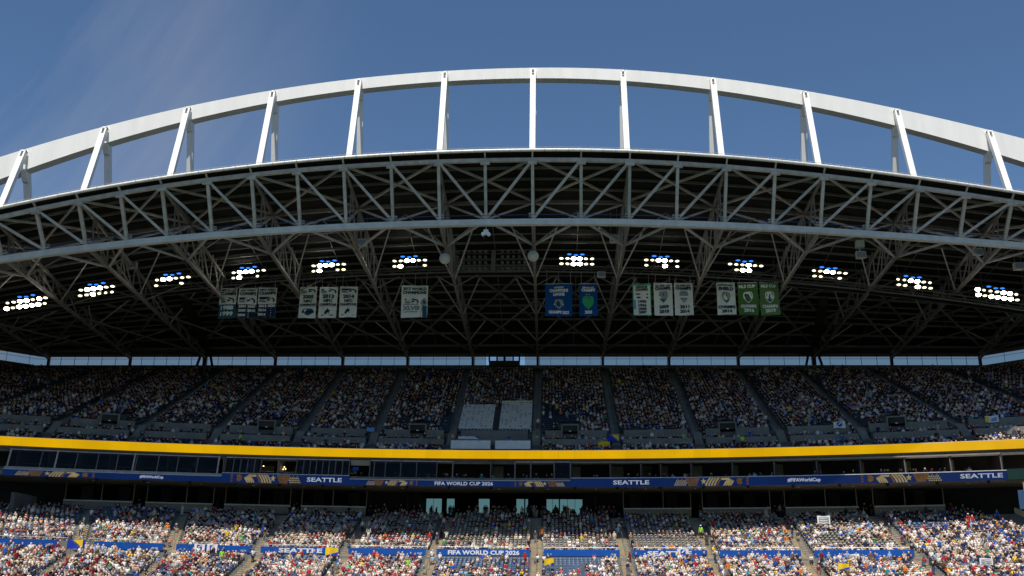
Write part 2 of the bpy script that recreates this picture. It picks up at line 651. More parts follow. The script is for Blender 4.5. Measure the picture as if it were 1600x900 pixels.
for xa in AIS_U:
    rows = []
    for i in range(UROWS):
        (y0, z0), (y1, z1) = up_row(xa, i), up_row(xa, i + 1)
        rows.append((y0, z0, y1, z1))
    f = FR(xa)
    w_ = .95 if abs(xa + 4) < 55 else 1.5
    flight(xa, rows, w_, 'conc')
    flight(xa, [(f + 3.0 + .4 * k, 20.65 + .34 * k, f + 3.4 + .4 * k, 20.99 + .34 * k) for k in range(5)], w_, 'conc')
    flight(xa, [(f + .4, 18.95, f + 1.3, 19.4), (f + 1.3, 19.4, f + 2.1, 19.85), (f + 2.1, 19.85, f + 2.9, 20.3)], w_, 'conc')
    for i in (0, 7, 14, 21, 28):
        handrail(xa, up_row(xa, i), up_row(xa, i + 4), 'dark')

# --- lower bowl steps
NUP, NLOW = 18, 28


def low_up(x, i):               # upper part of the lower bowl
    a, b = HB(x) + .5, CW(x) - .3
    return a + (b - a) * i / NUP, 7.35 + .274 * i


def low_dn(x, j):               # lower part, j counts downwards from the hoarding
    return HB(x) - .60 - .60 * j, 6.66 - .21 * j


XL = frange(-66, 62, 2)


def lower_prof(x):
    p = []
    y, z = low_dn(x, NLOW)
    p += [(y - 2, 0.0), (y, 0.3)]
    for j in range(NLOW, -1, -1):
        y, z = low_dn(x, j)
        p += [(y, z), (y + .60, z)]
    p += [(HB(x) + .05, 7.33)]
    for i in range(NUP):
        y, z = low_up(x, i)
        y2, _ = low_up(x, i + 1)
        p += [(y, z), (y2, z)]
    y, z = low_up(x, NUP)
    p += [(y, z), (y + .8, z)]
    return p


step_surface(XL, lower_prof).build('lower_terrace', 'conc', stand)
def ax_up(k, i):                # middle of aisle k at row i of the upper part of the lower bowl
    return AIS_L[k] + (AIS_T[k] - AIS_L[k]) * i / NUP


for k, xa in enumerate(AIS_L):
    rows = []
    for i in range(NUP):
        x_ = ax_up(k, i + .5)
        (y0, z0), (y1, z1) = low_up(x_, i), low_up(x_, i + 1)
        rows.append((y0, z0, y1, z1, x_))
    flight(xa, rows, 1.15, 'sand')
    hz = HB(xa)
    rows = [(hz - .62, 6.67, hz - .32, 6.86), (hz - .32, 6.86, hz - .02, 7.04), (hz - .02, 7.04, hz + .26, 7.20), (hz + .26, 7.20, hz + .55, 7.36)]
    flight(xa, rows, 1.15, 'sand')
    rows = []
    for j in range(NLOW, 0, -1):
        (y0, z0), (y1, z1) = low_dn(xa, j), low_dn(xa, j - 1)
        rows.append((y0, z0, y1, z1))
    flight(xa, rows, 1.15, 'sand')
    for a_, b_ in ((1, 5), (6, 10)):
        MB().tube([(ax_up(k, a_), *low_up(ax_up(k, a_), a_)), (ax_up(k, a_), low_up(ax_up(k, a_), a_)[0], low_up(ax_up(k, a_), a_)[1] + .85), (ax_up(k, b_), low_up(ax_up(k, b_), b_)[0], low_up(ax_up(k, b_), b_)[1] + .85), (ax_up(k, b_), *low_up(ax_up(k, b_), b_))], .02, 5).build('aisle_handrail', 'purlin', stand)
    for a_, b_ in ((4, 1), (9, 6)):
        handrail(xa, low_dn(xa, a_), low_dn(xa, b_), 'purlin')

# hoarding backing wall along the cross aisle
for a, b in spans(AIS_L, .75, -52, 36.4)[:-1] + [(27.65, 36.35)] if False else [q for q in spans(AIS_L, .75, -52, 60) if q[0] < 36]:
    ribbon_profile(frange(a, b, 1.5), lambda x: [(HB(x), 6.4), (HB(x) + .2, 6.4), (HB(x) + .2, 8.1), (HB(x), 8.1)]).build('cross_aisle_wall', 'conc', stand)
    m = MB()
    xs = frange(a, b, 1.5)
    m.tube([(x, HB(x) + .1, 8.38) for x in xs], .022, 5)
    for x in xs[::2]:
        m.tube([(x, HB(x) + .1, 8.1), (x, HB(x) + .1, 8.38)], .02, 5)
    m.build('guard_rail', 'alu', stand)

# --- suite level: floor slab, soffits, ribbon boards, windows
SEG = [('A', -57.4, -35.8, 15.36, 15.98), ('B', -35.75, -21.95, 15.34, 16.36), ('C', -21.9, 2.98, 15.34, 15.98), ('D', 3.04, 47.7, 15.34, 16.28)]
xsS = frange(-57.4, 47.7, 2)
ribbon_profile(frange(-62, 56, 2), lambda x: [(FR(x) - .9, 15.42), (CW(x) + 3.0, 15.42), (CW(x) + 3.0, 15.9), (FR(x) - .9, 15.9)]).build('suite_floor_slab', 'soffit', stand)
ribbon_profile(frange(-62, 56, 2), lambda x: [(FR(x) - .75, 15.86 + .05), (FR(x) - .6, 15.86 + .05), (FR(x) - .6, 16.25), (FR(x) - .75, 16.25)]).build('suite_upstand', 'concdark', stand)
ribbon_profile(frange(-84, 70, 2), lambda x: [(FR(x) + .12, 18.25), (FR(x) + 2.2, 18.25), (FR(x) + 2.2, 18.45), (FR(x) + .12, 18.45)]).build('suite_ceiling', 'soffit', stand)
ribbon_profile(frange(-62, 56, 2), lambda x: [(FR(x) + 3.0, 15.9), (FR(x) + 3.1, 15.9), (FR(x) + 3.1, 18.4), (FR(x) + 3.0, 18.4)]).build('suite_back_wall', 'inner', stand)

STAR = [(math.sin(k * math.pi / 5) * (1 if k % 2 == 0 else .42), math.cos(k * math.pi / 5) * (1 if k % 2 == 0 else .42)) for k in range(10)]


def board_place(dy):
    def place(x, z, d):
        return (x, FR(x) - 1.02 - dy - d, z)
    return place


def pattern(parent, x0, x1, z0, z1, flip=False):
    """gold motif on the ribbon board: net of squares, bronze cup shape, star and sweeping stripes"""
    g, bz = MB(), MB()
    w, h = x1 - x0, z1 - z0

    def T(u, v):
        u_ = 1 - u if flip else u
        return x0 + w * u_, z0 + h * v

    def poly(mb, pts):
        q = [T(u, v) for u, v in pts]
        ar = sum(q[i][0] * q[(i + 1) % len(q)][1] - q[(i + 1) % len(q)][0] * q[i][1] for i in range(len(q)))
        if ar < 0:
            q = q[::-1]
        n = len(q)
        vs = [(x, FR(x) - 1.045, z) for x, z in q] + [(x, FR(x) - 1.01, z) for x, z in q]
        mb.add(vs, [tuple(range(n))] + [(k, k + n, (k + 1) % n + n, (k + 1) % n) for k in range(n)])
    # squares net
    for r in range(4):
        for c in range(6):
            u = .02 + c * .026 + (r % 2) * .013
            v = .04 + r * .24
            if r == 3 and c in (0, 2, 4):
                continue
            if abs(c - 2.6) + r * .75 > 4.0:
                continue
            s = .012 if r < 3 else .006
            poly(g, [(u - s, v + .1), (u, v), (u + s, v + .1), (u, v + .21 if r < 3 else v + .16)])
    # cup shape in bricks
    for r in range(4):
        ww = .055 + .012 * r
        for c in range(3):
            a = .245 - ww + c * ww * .68
            poly(bz, [(a, .02 + r * .245), (a + ww * .62, .02 + r * .245), (a + ww * .62, .23 + r * .245), (a, .23 + r * .245)])
    # star
    poly(g, [(.385 + .038 * sx_, .55 + .42 * sy_) for sx_, sy_ in STAR])
    # stripes fanning out
    for k in range(5):
        a0, a1 = .415 + k * .036, .455 + k * .036
        tcol = g if k < 4 else bz
        poly(tcol, [(a0 - .012 + .0, .0), (a0 + .010, .0), (a0 + .028, .45), (a1 + .028, .98), (a1 + .004, .98), (a0 + .008, .5)])
    for k in range(4):
        a0 = .63 + k * .028
        poly(g, [(a0, .0), (a0 + .017, .0), (a0 + .05, .40), (a0 + .085 - k * .01, .72 - k * .06), (a0 + .09 - k * .012, .95 - k * .1), (a0 + .03, .52)])
    poly(g, [(.615, .70), (.69, .70), (.715, .95), (.61, .95)])
    # head shape and dots
    poly(bz, [(.81, .25), (.85, .1), (.875, .35), (.86, .6), (.88, .85), (.83, .95), (.80, .7)])
    for v in (.1, .42, .74):
        poly(bz, [(.925, v), (.95, v), (.95, v + .2), (.925, v + .2)])
    g.build('gold_motif', 'ledgold', parent)
    bz.build('bronze_motif', 'ledbronze', parent)


boards = {}
for nm, a, b, z0, z1 in SEG:
    lab = {'A': 'blue ribbon screen at far left with gold motif', 'B': 'taller blue ribbon screen left of centre', 'C': 'slim blue ribbon screen at the centre', 'D': 'long blue ribbon screen on the right'}[nm]
    m = ribbon_profile(frange(a, b, 1.5), lambda x: [(FR(x) - 1.02, z0), (FR(x) - .9, z0), (FR(x) - .9, z1), (FR(x) - 1.02, z1)])
    boards[nm] = m.build('ribbon_board', 'ledblue', stand, label=lab)
    ribbon_profile(frange(a, b, 1.5), lambda x: [(FR(x) - 1.06, z1 + .004), (FR(x) - .8, z1 + .004), (FR(x) - .8, z1 + .075), (FR(x) - 1.06, z1 + .075)]).build('ledge_rail', 'alu', stand)
    if nm in 'AC':
        ribbon_profile(frange(a, b, 1.5), lambda x: [(FR(x) - .80, z1 + .10), (FR(x) - .70, z1 + .10), (FR(x) - .70, z1 + .34), (FR(x) - .80, z1 + .34)]).build('window_sill', 'truss' if nm == 'A' else 'purlin', stand)
bp_ = board_place(0)
lettering('SEATTLE', boards['B'], -26.6, -22.75, 15.62, 16.10, bp_, 'ledwhite', .02)
lettering('FIFA WORLD CUP 2026', boards['C'], -12.35, -5.75, 15.46, 15.87, bp_, 'ledwhite', .02)
lettering('SEATTLE', boards['D'], 7.75, 11.75, 15.58, 16.04, bp_, 'ledwhite', .02)
lettering('#FIFAWorldCup', boards['D'], 26.55, 29.95, 15.56, 16.06, bp_, 'ledwhite', .03)
lettering('SEATTLE', boards['D'], 43.45, 47.3, 15.6, 16.06, bp_, 'ledwhite', .02)
lettering('#FIFAWorldCup', boards['A'], -44.2, -41.8, 15.47, 15.86, bp_, 'ledwhite', .03)
pattern(boards['A'], -56.3, -48.3, 15.38, 15.95)
pattern(boards['B'], -35.2, -27.2, 15.38, 16.32, True)
pattern(boards['C'], -20.1, -14.0, 15.36, 15.95)
pattern(boards['C'], -3.6, 2.4, 15.36, 15.95, True)
pattern(boards['D'], 14.4, 22.9, 15.37, 16.25)
pattern(boards['D'], 33.6, 41.8, 15.37, 16.25, True)

MULL = {'A': [-57.2, -54.2, -52.76, -50.8, -48.75, -46.8, -45.14, -44.9, -42.68, -40.65, -38.6, -36.4],
        'B': [-35.65, -34.77, -34.02, -33.27, -32.5, -31.8, -27.94, -27.17, -26.46, -25.76, -25.05, -24.35, -23.64, -22.86, -22.1],
        'C': [-19.8, -19.3, -18.05, -16.3, -14.5, -12.2, -10.4], 'C2': [-3.3, -1.5, 1.16, 3.0],
        'D': [3.05, 7.5, 10.93, 13.12, 16.5, 20.97, 25.44, 29.86, 34.28, 38.64, 42.97, 47.6]}


def front_pt(x, z, dy=-.7):
    return (x, FR(x) + dy, z)


for key, zz in (('A', 16.3), ('B', 16.42), ('C', 16.3), ('C2', 16.3)):
    xs = MULL[key]
    for i, x in enumerate(xs):
        big = (key == 'A' and x in (-57.2, -52.76, -45.14, -36.4)) or (key == 'C2') or x == -10.4
        MB().bar(front_pt(x, zz, -.72), front_pt(x, 18.3, -.30), .15 if big else .085, .1).build('mullion', 'purlin' if not (big and key == 'A') else 'truss', stand)
        if i + 1 < len(xs) and xs[i + 1] - x > .4:
            x1 = xs[i + 1]
            open_side = (key == 'C' and abs(x + 12.2) < .05) or (key == 'B' and abs(x + 31.8) < .05) or (key == 'C2' and RND.random() < .4)
            if not open_side:
                MB().add([front_pt(x + .05, zz, -.70), front_pt(x1 - .05, zz, -.70), front_pt(x1 - .05, 18.25, -.30), front_pt(x + .05, 18.25, -.30)], [(0, 1, 2, 3)]).build('window_pane', 'glassdark', stand)
    ribbon_profile(frange(xs[0], xs[-1], 2), lambda x: [(FR(x) - .36, 18.16), (FR(x) - .24, 18.16), (FR(x) - .24, 18.26), (FR(x) - .36, 18.26)]).build('window_head', 'truss', stand)
# open fronted suites on the right and at the centre: slender posts, partitions and beige returns
for x in MULL['D'] + [-6.1]:
    MB().bar(front_pt(x, 16.0, -.25), front_pt(x, 18.3, -.05), .08, .08).build('suite_post', 'purlin', stand)
    MB().box((x + .15, FR(x) + 1.4, 17.1), (.12, 3.0, 2.3)).build('partition', 'inner', stand)
    w_ = .9 + RND.random() * 1.1
    MB().box((x + .2 + w_ / 2, FR(x) + 2.6, 17.25), (w_, .1, 1.6)).build('return_panel', 'beige', stand)
ribbon_profile(frange(3.1, 47.6, 2), lambda x: [(FR(x) - .30, 18.1), (FR(x) - .18, 18.1), (FR(x) - .18, 18.24), (FR(x) - .30, 18.24)]).build('suite_head_beam', 'soffit', stand)
MB().box((-20.9, FR(-20.9) - .15, 17.95), (2.2, .1, .62), 0, .11).build('blind_panel', 'beige', stand)
# furnishing of the glazed suites on the left: partitions, counters, stools, wall screens
for k in range(12):
    x = -56.6 + 2.95 * k
    MB().box((x, FR(x) + 1.3, 17.1), (.1, 3.0, 2.3)).build('partition', 'soffit', stand)
    MB().box((x + 1.4, FR(x) + .5, 16.75), (2.2, .4, .08)).build('counter', 'beige', stand)
    MB().box((x + 1.0 + .5 * (k % 2), FR(x) + 2.9, 17.35), (1.1 + .3 * (k % 3), .06, .8)).build('wall_panel', 'beige' if k % 3 else 'concdark', stand)
    if k % 2:
        MB().box((x + 2.2, FR(x) + 2.88, 17.6), (.7, .06, .42)).build('wall_screen', 'ledblue', stand)
# small lit pendants inside suites
for x, z in [(-32.0, 17.5), (-29.7, 17.45), (-29.55, 17.25), (-29.8, 17.2), (-30.4, 17.55)]:
    m = MB()
    m.box((x, FR(x) + 1.2, z), (.09, .09, .09))
    m.build('pendant_lamp', 'bulb', stand)
# domes of cameras and down-lights under the slab, a row of dark cans
for k in range(22):
    x = -53.5 + 4.75 * k
    MB().tube([(x, FR(x) - .3, 15.42), (x, FR(x) - .3, 15.12)], [.2, .14], 8).build('ceiling_speaker', 'dark', stand)
for k in range(18):
    x = -50 + 5.6 * k
    MB().box((x, FR(x) + 2.2, 15.39), (.22, .14, .05)).build('ceiling_fitting', 'vinylwhite', stand)

# --- club level behind the lower bowl
CLUB = [(-53.4, -46.5), (-45.1, -38.0), (-36.7, -29.5), (-28.2, -20.8), (9.2, 16.9), (18.2, 25.7), (27.3, 34.9), (36.6, 43.6)]
for a, b in CLUB:
    ribbon_profile(frange(a, b, 2), lambda x: [(CW(x), 12.4), (CW(x) + .2, 12.4), (CW(x) + .2, 13.28), (CW(x), 13.28)]).build('club_wall', 'soffit', stand)
    ribbon_profile(frange(a, b, 2), lambda x: [(CW(x) - .08, 13.284), (CW(x) + .25, 13.284), (CW(x) + .25, 13.42), (CW(x) - .08, 13.42)]).build('club_rail', 'alu', stand)
    xs = [a, a + (b - a) * RND.uniform(.4, .6), b]
    for x in xs:
        MB().bar((x, CW(x) + .3, 13.42), (x, CW(x) + .3, 15.4), .09, .09).build('club_post', 'soffit', stand)
    for i in range(2):
        x0, x1 = xs[i] + .05, xs[i + 1] - .05
        MB().add([(x0, CW(x0) + .32, 13.42), (x1, CW(x1) + .32, 13.42), (x1, CW(x1) + .32, 15.0), (x0, CW(x0) + .32, 15.0)], [(0, 1, 2, 3)]).build('club_pane', 'clubglass', stand)
    for t in (.2, .75):
        x = a + (b - a) * t
        MB().box((x, CW(x) + 2.2, 14.3), (1.3, .1, 1.7)).build('return_panel', 'beige', stand)
    ribbon_profile(frange(a, b, 2), lambda x: [(CW(x) + 2.6, 12.5), (CW(x) + 2.7, 12.5), (CW(x) + 2.7, 15.42), (CW(x) + 2.6, 15.42)]).build('club_back_wall', 'inner', stand)
for x0, x1 in [(-46.5, -45.1), (-38.0, -36.7), (-29.5, -28.2), (-20.8, -16.2), (6.0, 9.2), (16.9, 18.2), (25.7, 27.3), (34.9, 36.6), (43.6, 56), (-62, -53.4)]:
    ribbon_profile(frange(x0 - 1.2, x1 + 1.2, 2), lambda x: [(CW(x) + 3.2, 12.4), (CW(x) + 3.3, 12.4), (CW(x) + 3.3, 15.42), (CW(x) + 3.2, 15.42)]).build('concourse_wall', 'dark', stand)
# centre bar: a deep dark hall with far windows to the open sky
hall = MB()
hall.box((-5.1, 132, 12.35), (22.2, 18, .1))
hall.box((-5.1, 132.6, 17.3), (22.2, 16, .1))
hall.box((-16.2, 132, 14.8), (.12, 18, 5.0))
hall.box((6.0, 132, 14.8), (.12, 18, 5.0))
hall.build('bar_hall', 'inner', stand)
WIN = [(-15.02, -14.12), (-13.97, -12.03), (-11.43, -10.53), (-7.68, -6.41), (-3.26, -2.36), (-2.21, -1.91), (.27, 1.69), (1.84, 4.45)]
k_ = (139.0) / 122.0
solid = sorted([(.9 + (a - .9) * k_, .9 + (b - .9) * k_) for a, b in WIN])
m = MB()
s0 = -17.5
for a, b in solid + [(7.0, 7.0)]:
    if a > s0 + .01:
        m.box(((s0 + a) / 2, 139, 14.8), (a - s0, .15, 5.2))
    s0 = b
for a, b in solid:
    m.box(((a + b) / 2, 139, 16.72), (b - a, .148, 1.35))
    m.box(((a + b) / 2, 139, 13.15), (b - a, .148, 1.6))
m.build('bar_far_wall', 'inner', stand)
for a, b in solid:
    pn = MB().add([(a, 138.98, 13.95), (b, 138.98, 13.95), (b, 138.98, 16.05), (a, 138.98, 16.05)], [(0, 1, 2, 3)]).build('bar_window', 'glassteal', stand)
    n_ = max(1, int((b - a) / .75))
    for i in range(1, n_):
        x = a + (b - a) * i / n_
        MB().box((x, 138.95, 14.85), (.05, .06, 2.4)).build('glazing_bar', 'dark', pn)

# --- wind screen above the last row
PILL = [-73.1, -60.9, -49.8, -39.4, -29.5, -20.0, -10.5, -1.1, 8.3, 17.8, 27.7, 38.4, 49.4, 61.8]


def screen_pt(x, z, dy=.5):
    return (x, BK(x) + dy, z)


posts = [-86.0, -80.1, -77.6] + PILL + [66.5, 71]
for i in range(len(posts) - 1):
    a, b = posts[i], posts[i + 1]
    n = 5 if b - a > 9 else (6 if b - a > 11 else 2)
    if b - a > 11:
        n = 6
    for k in range(n):
        x0, x1 = a + (b - a) * k / n, a + (b - a) * (k + 1) / n
        if -8.4 < (x0 + x1) / 2 < -3.4:
            continue
        MB().add([screen_pt(x0 + .04, 35.44), screen_pt(x1 - .04, 35.44), screen_pt(x1 - .04, 37.3), screen_pt(x0 + .04, 37.3)], [(0, 1, 2, 3)]).build('screen_pane', 'glasssky', stand)
        MB().bar(screen_pt(x1, 35.42), screen_pt(x1, 37.35), .06, .06).build('screen_mullion', 'dark', stand)
ribbon_profile(XS, lambda x: [(BK(x) + .47, 36.42), (BK(x) + .53, 36.42), (BK(x) + .53, 36.46), (BK(x) + .47, 36.46)]).build('screen_transom', 'dark', stand)
for x in PILL:
    big = x in (-49.8, 38.4)
    m = MB()
    m.box((x, BK(x) + .9, 36.1), (.34 if not big else .6, .4, 2.6))
    if big:
        for dx in (-1.3, 1.3):
            m.bar((x + dx, BK(x) + .9, 34.9), (x + dx * .5, BK(x) + .9, 37.4), .3)
        m.bar((x - 1.6, BK(x) + .4, 37.1), (x + 1.6, BK(x) + .4, 37.1), .5)
    m.build('roof_column', 'dark', stand)
    MB().box((x + .28 * (1 if x < 0 else -1), BK(x) + .7, 36.2), (.08, .1, 1.6)).build('column_light_strip', 'alu', stand)
# press cabin
pc = MB()
pc.box((-5.85, 143.6, 35.5), (4.4, 1.6, .7))
pc.box((-5.85, 143.6, 37.05), (4.4, 1.6, .5))
for x in (-8.0, -6.9, -5.9, -5.75, -4.6, -3.7):
    pc.box((x, 143.0, 36.3), (.22, .25, 1.1))
pcab = pc.build('press_cabin', 'inner', stand)
for x in (-6.45, -5.2):
    MB().add([(x - .4, 142.98, 35.86), (x + .4, 142.98, 35.86), (x + .4, 142.98, 36.8), (x - .4, 142.98, 36.8)], [(0, 1, 2, 3)]).build('cabin_window', 'glasssky', pcab)

# --- right hand corner: board end, blue wall, sloped parapet
cw = thing('corner_tower', 'dark green board with white emblem over a slate blue wall at the right corner', 'stair tower', (49.5, 108, 0))
MB().box((49.3, 107.6, 15.86), (3.4, .6, 1.1), 0, -.36).build('green_board', 'signgreen', cw)
circ = [(.42 * math.cos(t * math.pi / 8), .42 * math.sin(t * math.pi / 8)) for t in range(16)]
MB().slab(circ, (50.35, 106.87, 15.86), (math.cos(-.36), math.sin(-.36), 0), (0, 0, 1), (-.35, -.93, 0), .02).build('white_emblem', 'vinylwhite', cw)
MB().box((49.6, 107.4, 13.3), (2.6, .3, 1.9), 0, -.36).build('blue_wall', 'bluewall', cw)
MB().box((50.0, 107.3, 14.75), (1.9, .25, 1.0), 0, -.36).build('stair_glazing', 'alu', cw)
for k in range(5):
    MB().box((48.9 + k * .3, 107.5 - k * .1, 14.6), (.09, .1, .9), 0, -.36).build('fin', 'beige', cw)
MB().box((50.0, 106.95, 13.95), (.75, .1, .75), 0, -.36).build('white_sign', 'vinylwhite', cw)
pr_ = MB()
pr_.sweep([[(49.0, 110.6, 12.2), (49.2, 110.6, 12.2), (49.2, 110.6, 12.75), (49.0, 110.6, 12.75)], [(51.6, 105.6, 9.6), (51.8, 105.6, 9.6), (51.8, 105.6, 10.15), (51.6, 105.6, 10.15)]])
pr_.build('sloped_parapet', 'sand', cw)

# left end of the suites: white column frame and lower glazing
lf = thing('corner_suite', 'white framed glazed suite corner at the far left edge of the stand', 'suite corner', (-58.5, 107, 0))
MB().box((-57.6, 107.1, 14.2), (.18, .2, 2.6)).build('white_column', 'alu', lf)
MB().box((-59.5, 106.6, 15.8), (3.6, .2, .18), 0, .34).build('white_ledge', 'alu', lf)
MB().box((-59.5, 106.6, 15.0), (3.6, .2, .34), 0, .34).build('white_ledge', 'alu', lf)
MB().box((-59.6, 106.7, 12.9), (3.6, .2, 1.1), 0, .34).build('blue_panel', 'hoard', lf)
MB().box((-59.6, 106.4, 13.55), (3.6, .2, .12), 0, .34).build('white_ledge', 'alu', lf)
MB().box((-59.5, 106.8, 14.2), (3.4, .04, 1.2), 0, .34).build('glazing', 'glassdark', lf)
MB().box((-55.6, 109.4, 12.2), (.4, 4.8, 2.6)).build('end_wall', 'concdark', lf)

# ------------------------------------------------------------------ the matching stand the photographer sits in, unseen, added to block sky light
op = thing('opposite_stand', 'matching stand across the pitch, where the photographer sits, added unseen to block sky light', 'grandstand', (-4, -20, 0))
XO = frange(-80, 75, 5)
step_surface(XO, lambda x: [(6.5, .0), (2.0, 1.0), (-1.5, 1.2), (-8, 4.6), (-22, 12.4), (-24, 12.4), (-24, 17.0), (-20, 18.6), (-20, 19.5), (-26, 22.3), (-45.8, 34.4), (-45.8, 37.0)]).build('tiers', 'concdark', op)
step_surface(XO, lambda x: [(0, z_gut(x)), (-1.5, z_gut(x) - .5), (-47.5, 37.3)]).build('roof_deck', 'deck', op)

# ------------------------------------------------------------------ blue wall banners on the cross aisle
HO = [(-50.2, -45.6, 'left-most blue wall banner, at the lower bowl\'s left corner', None), (-42.9, -37.4, 'blue wall banner right beside the draped blue and yellow triangle flag', None),
      (-36.3, -29.8, 'blue wall banner with two white crest flags hung over it', None), (-28.9, -21.1, 'blue wall banner with white lettering left of centre, half hidden by fans', ('SEATTLE', -27.2, -22.9)),
      (-20.25, -12.25, 'plain blue wall banner between two sandy aisles left of the lettered centre banner', None), (-11.15, -1.4, 'blue wall banner with long white lettering left of the centre aisle', ('FIFA WORLD CUP 2026', -9.95, -2.5)),
      (.05, 7.9, 'plain blue wall banner just right of the centre aisle above empty blue seats', None), (9.2, 16.75, 'blue wall banner with white lettering and a white crest flag over it', ('SEATTLE', 10.7, 15.2)),
      (18.0, 25.9, 'mostly hidden blue wall banner, second from the right', None), (27.2, 36.3, 'right-most blue wall banner, above dense crowd', None)]
for a, b, lab, tx in HO:
    r = MB()
    ribbon_profile(frange(a, b, 1.2), lambda x: [(HB(x) - .05, 7.5), (HB(x) - .004, 7.5), (HB(x) - .004, 8.15), (HB(x) - .05, 8.15)], r)
    o = tag(r.build('wall_banner', 'hoard', origin=((a + b) / 2, HB((a + b) / 2), 7.5)), lab, 'banner', 'blue banners along the cross aisle')

    def hp(x, z, d):
        return (x, HB(x) - .052 - d, z)
    if tx:
        lettering(tx[0], o, tx[1], tx[2], 7.58, 8.04, hp, 'vinylwhite', .035)
    else:
        for x0 in (a + .3, b - .9):
            lettering('::' if x0 < a + 1 else '==', o, x0, x0 + .5, 7.62, 7.75, hp, 'vinylwhite', 0, 'small_mark')

# ------------------------------------------------------------------ roof
roof = thing('stadium_roof', 'large dark underside stadium roof with grey steel trusses over the stand', 'roof', (-1, 120, 37))
XR = frange(-90, 80, 2.5)
YN = 14
dk = MB()
fr_t, n_ = [], YN + 1
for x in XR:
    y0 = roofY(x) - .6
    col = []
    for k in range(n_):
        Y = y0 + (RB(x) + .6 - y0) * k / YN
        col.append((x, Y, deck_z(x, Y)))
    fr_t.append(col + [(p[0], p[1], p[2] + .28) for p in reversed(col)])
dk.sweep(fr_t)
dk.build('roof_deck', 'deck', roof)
# gutter, made of short lengths
gx = frange(-80, 72, 1.22)
for i in range(len(gx) - 1):
    a, b = gx[i] + .02, gx[i + 1] - .02
    MB().tube([(a, roofY(a) - .8, z_gut(a)), (b, roofY(b) - .8, z_gut(b))], .165, 10).build('gutter_length', 'gutter', roof)
m = MB()
for i in range(0, len(gx) - 1):
    a, b = gx[i], gx[i + 1]
    m.tube([(a, roofY(a) - .72, z_gut(a) + .36), (b, roofY(b) - .72, z_gut(b) + .36)], .02, 4)
    m.tube([(a, roofY(a) - .72, z_gut(a)), (a, roofY(a) - .72, z_gut(a) + .36)], .018, 4)
m.build('gutter_rail', 'truss', roof)
# front truss
TN = [-50.66, -46.75, -42.8, -38.83, -34.37, -29.99, -25.39, -20.62, -15.73, -10.82, -5.95, -1.02, 4.03, 9.07, 14.03, 19.06, 24.09, 29.13, 34.06, 39.03, 44.01, 48.9]
TN = [-50.66 - 3.95 * k for k in (5, 4, 3, 2, 1)] + TN + [48.9 + 4.95 * k for k in (1, 2, 3, 4)]


def TP(i):
    x = TN[i]
    return Vector((x, roofY(x), z_top(x)))


def BP(i):
    x = TN[i]
    return Vector((x, roofY(x) + 2.9, z_bot(x)))


n = len(TN)
c0 = TN.index(min(TN, key=lambda q: abs(q + 5.95)))
for i in range(n):
    t, b = TP(i), BP(i)
    MB().bar(t, b, .31, .31, ref=(0, 1, 0)).build('vertical_strut', 'truss', roof)
    MB().box((t.x, t.y - .02, t.z - .22), (.95, .3, .5)).build('gusset_plate', 'truss', roof)
    MB().box((b.x, b.y - .02, b.z + .42), (.85, .3, .42)).build('gusset_plate', 'truss', roof)
    MB().bar(t + Vector((0, .1, .1)), (t.x, t.y - .75, z_gut(t.x) - .1), .16, .16).build('gutter_bracket', 'truss', roof)
    if i + 1 < n:
        t1, b1 = TP(i + 1), BP(i + 1)
        if i < c0:
            MB().bar(t, b1, .26, .26, ref=(0, 1, 0)).build('diagonal_strut', 'truss', roof)
        else:
            MB().bar(b, t1, .26, .26, ref=(0, 1, 0)).build('diagonal_strut', 'truss', roof)
        MB().bar(t, t1, .40, .36).build('top_chord', 'truss', roof)
        dz_ = Vector((0, 0, -.36))
        MB().bar(b + dz_, b1 + dz_, .58, .62).build('bottom_chord', 'chord', roof)
        MB().bar(b + Vector((0, -.33, .36)), b1 + Vector((0, -.33, .36)), .06, .06).build('walkway_rail', 'bluewall', roof)
# transverse chord behind the front truss (makes it a three-chord truss)
S_REAR = .185


def deck_pt(x, s, drop=.35):
    y0 = roofY(x)
    Y = y0 + (RB(x) - .8 - y0) * s
    return Vector((x, Y, deck_z(x, Y) - drop))


for i in range(n - 1):
    MB().bar(deck_pt(TN[i], S_REAR, .5), deck_pt(TN[i + 1], S_REAR, .5), .34, .40).build('rear_chord', 'purlin', roof)
for i in range(n):
    par = (i - TN.index(min(TN, key=lambda q: abs(q + 1.02)))) % 2
    if par == 0:
        q = deck_pt(TN[i], S_REAR, .6)
        MB().bar(q, BP(i), .24, .24).build('prism_strut', 'truss', roof)
        MB().bar(q + Vector((0, 0, .3)), TP(i), .22, .22).build('prism_strut', 'purlin', roof)
        for d in (-1, 1):
            if 0 <= i + d < n:
                MB().bar(q, BP(i + d), .22, .22).build('prism_strut', 'truss', roof)
# radial trusses
KX = [TN[i] for i in range(n) if (i - TN.index(min(TN, key=lambda q: abs(q + 1.02)))) % 2 == 0]


def rear_x(x):
    return float(np.interp(x, [-78, -62.5, -54.6, -46.75, -38.83, -29.99, -20.62, -10.82, -1.02, 9.07, 19.06, 29.13, 39.03, 48.9, 58.8, 68.7], [-97, -73.1, -60.9, -49.8, -39.4, -29.5, -20.0, -10.5, -1.1, 8.3, 17.8, 27.7, 38.4, 49.4, 61.8, 74]))


def top_pt(xk, s):
    x = xk + (rear_x(xk) - xk) * s
    return deck_pt(x, s, .38)


def bot_pt(xk, s):
    x = xk + (rear_x(xk) - xk) * s
    y0 = roofY(xk) + 2.9
    return Vector((x, y0 + (144.6 - y0) * s, z_bot(xk) - .1 + (36.75 - z_bot(xk)) * s))


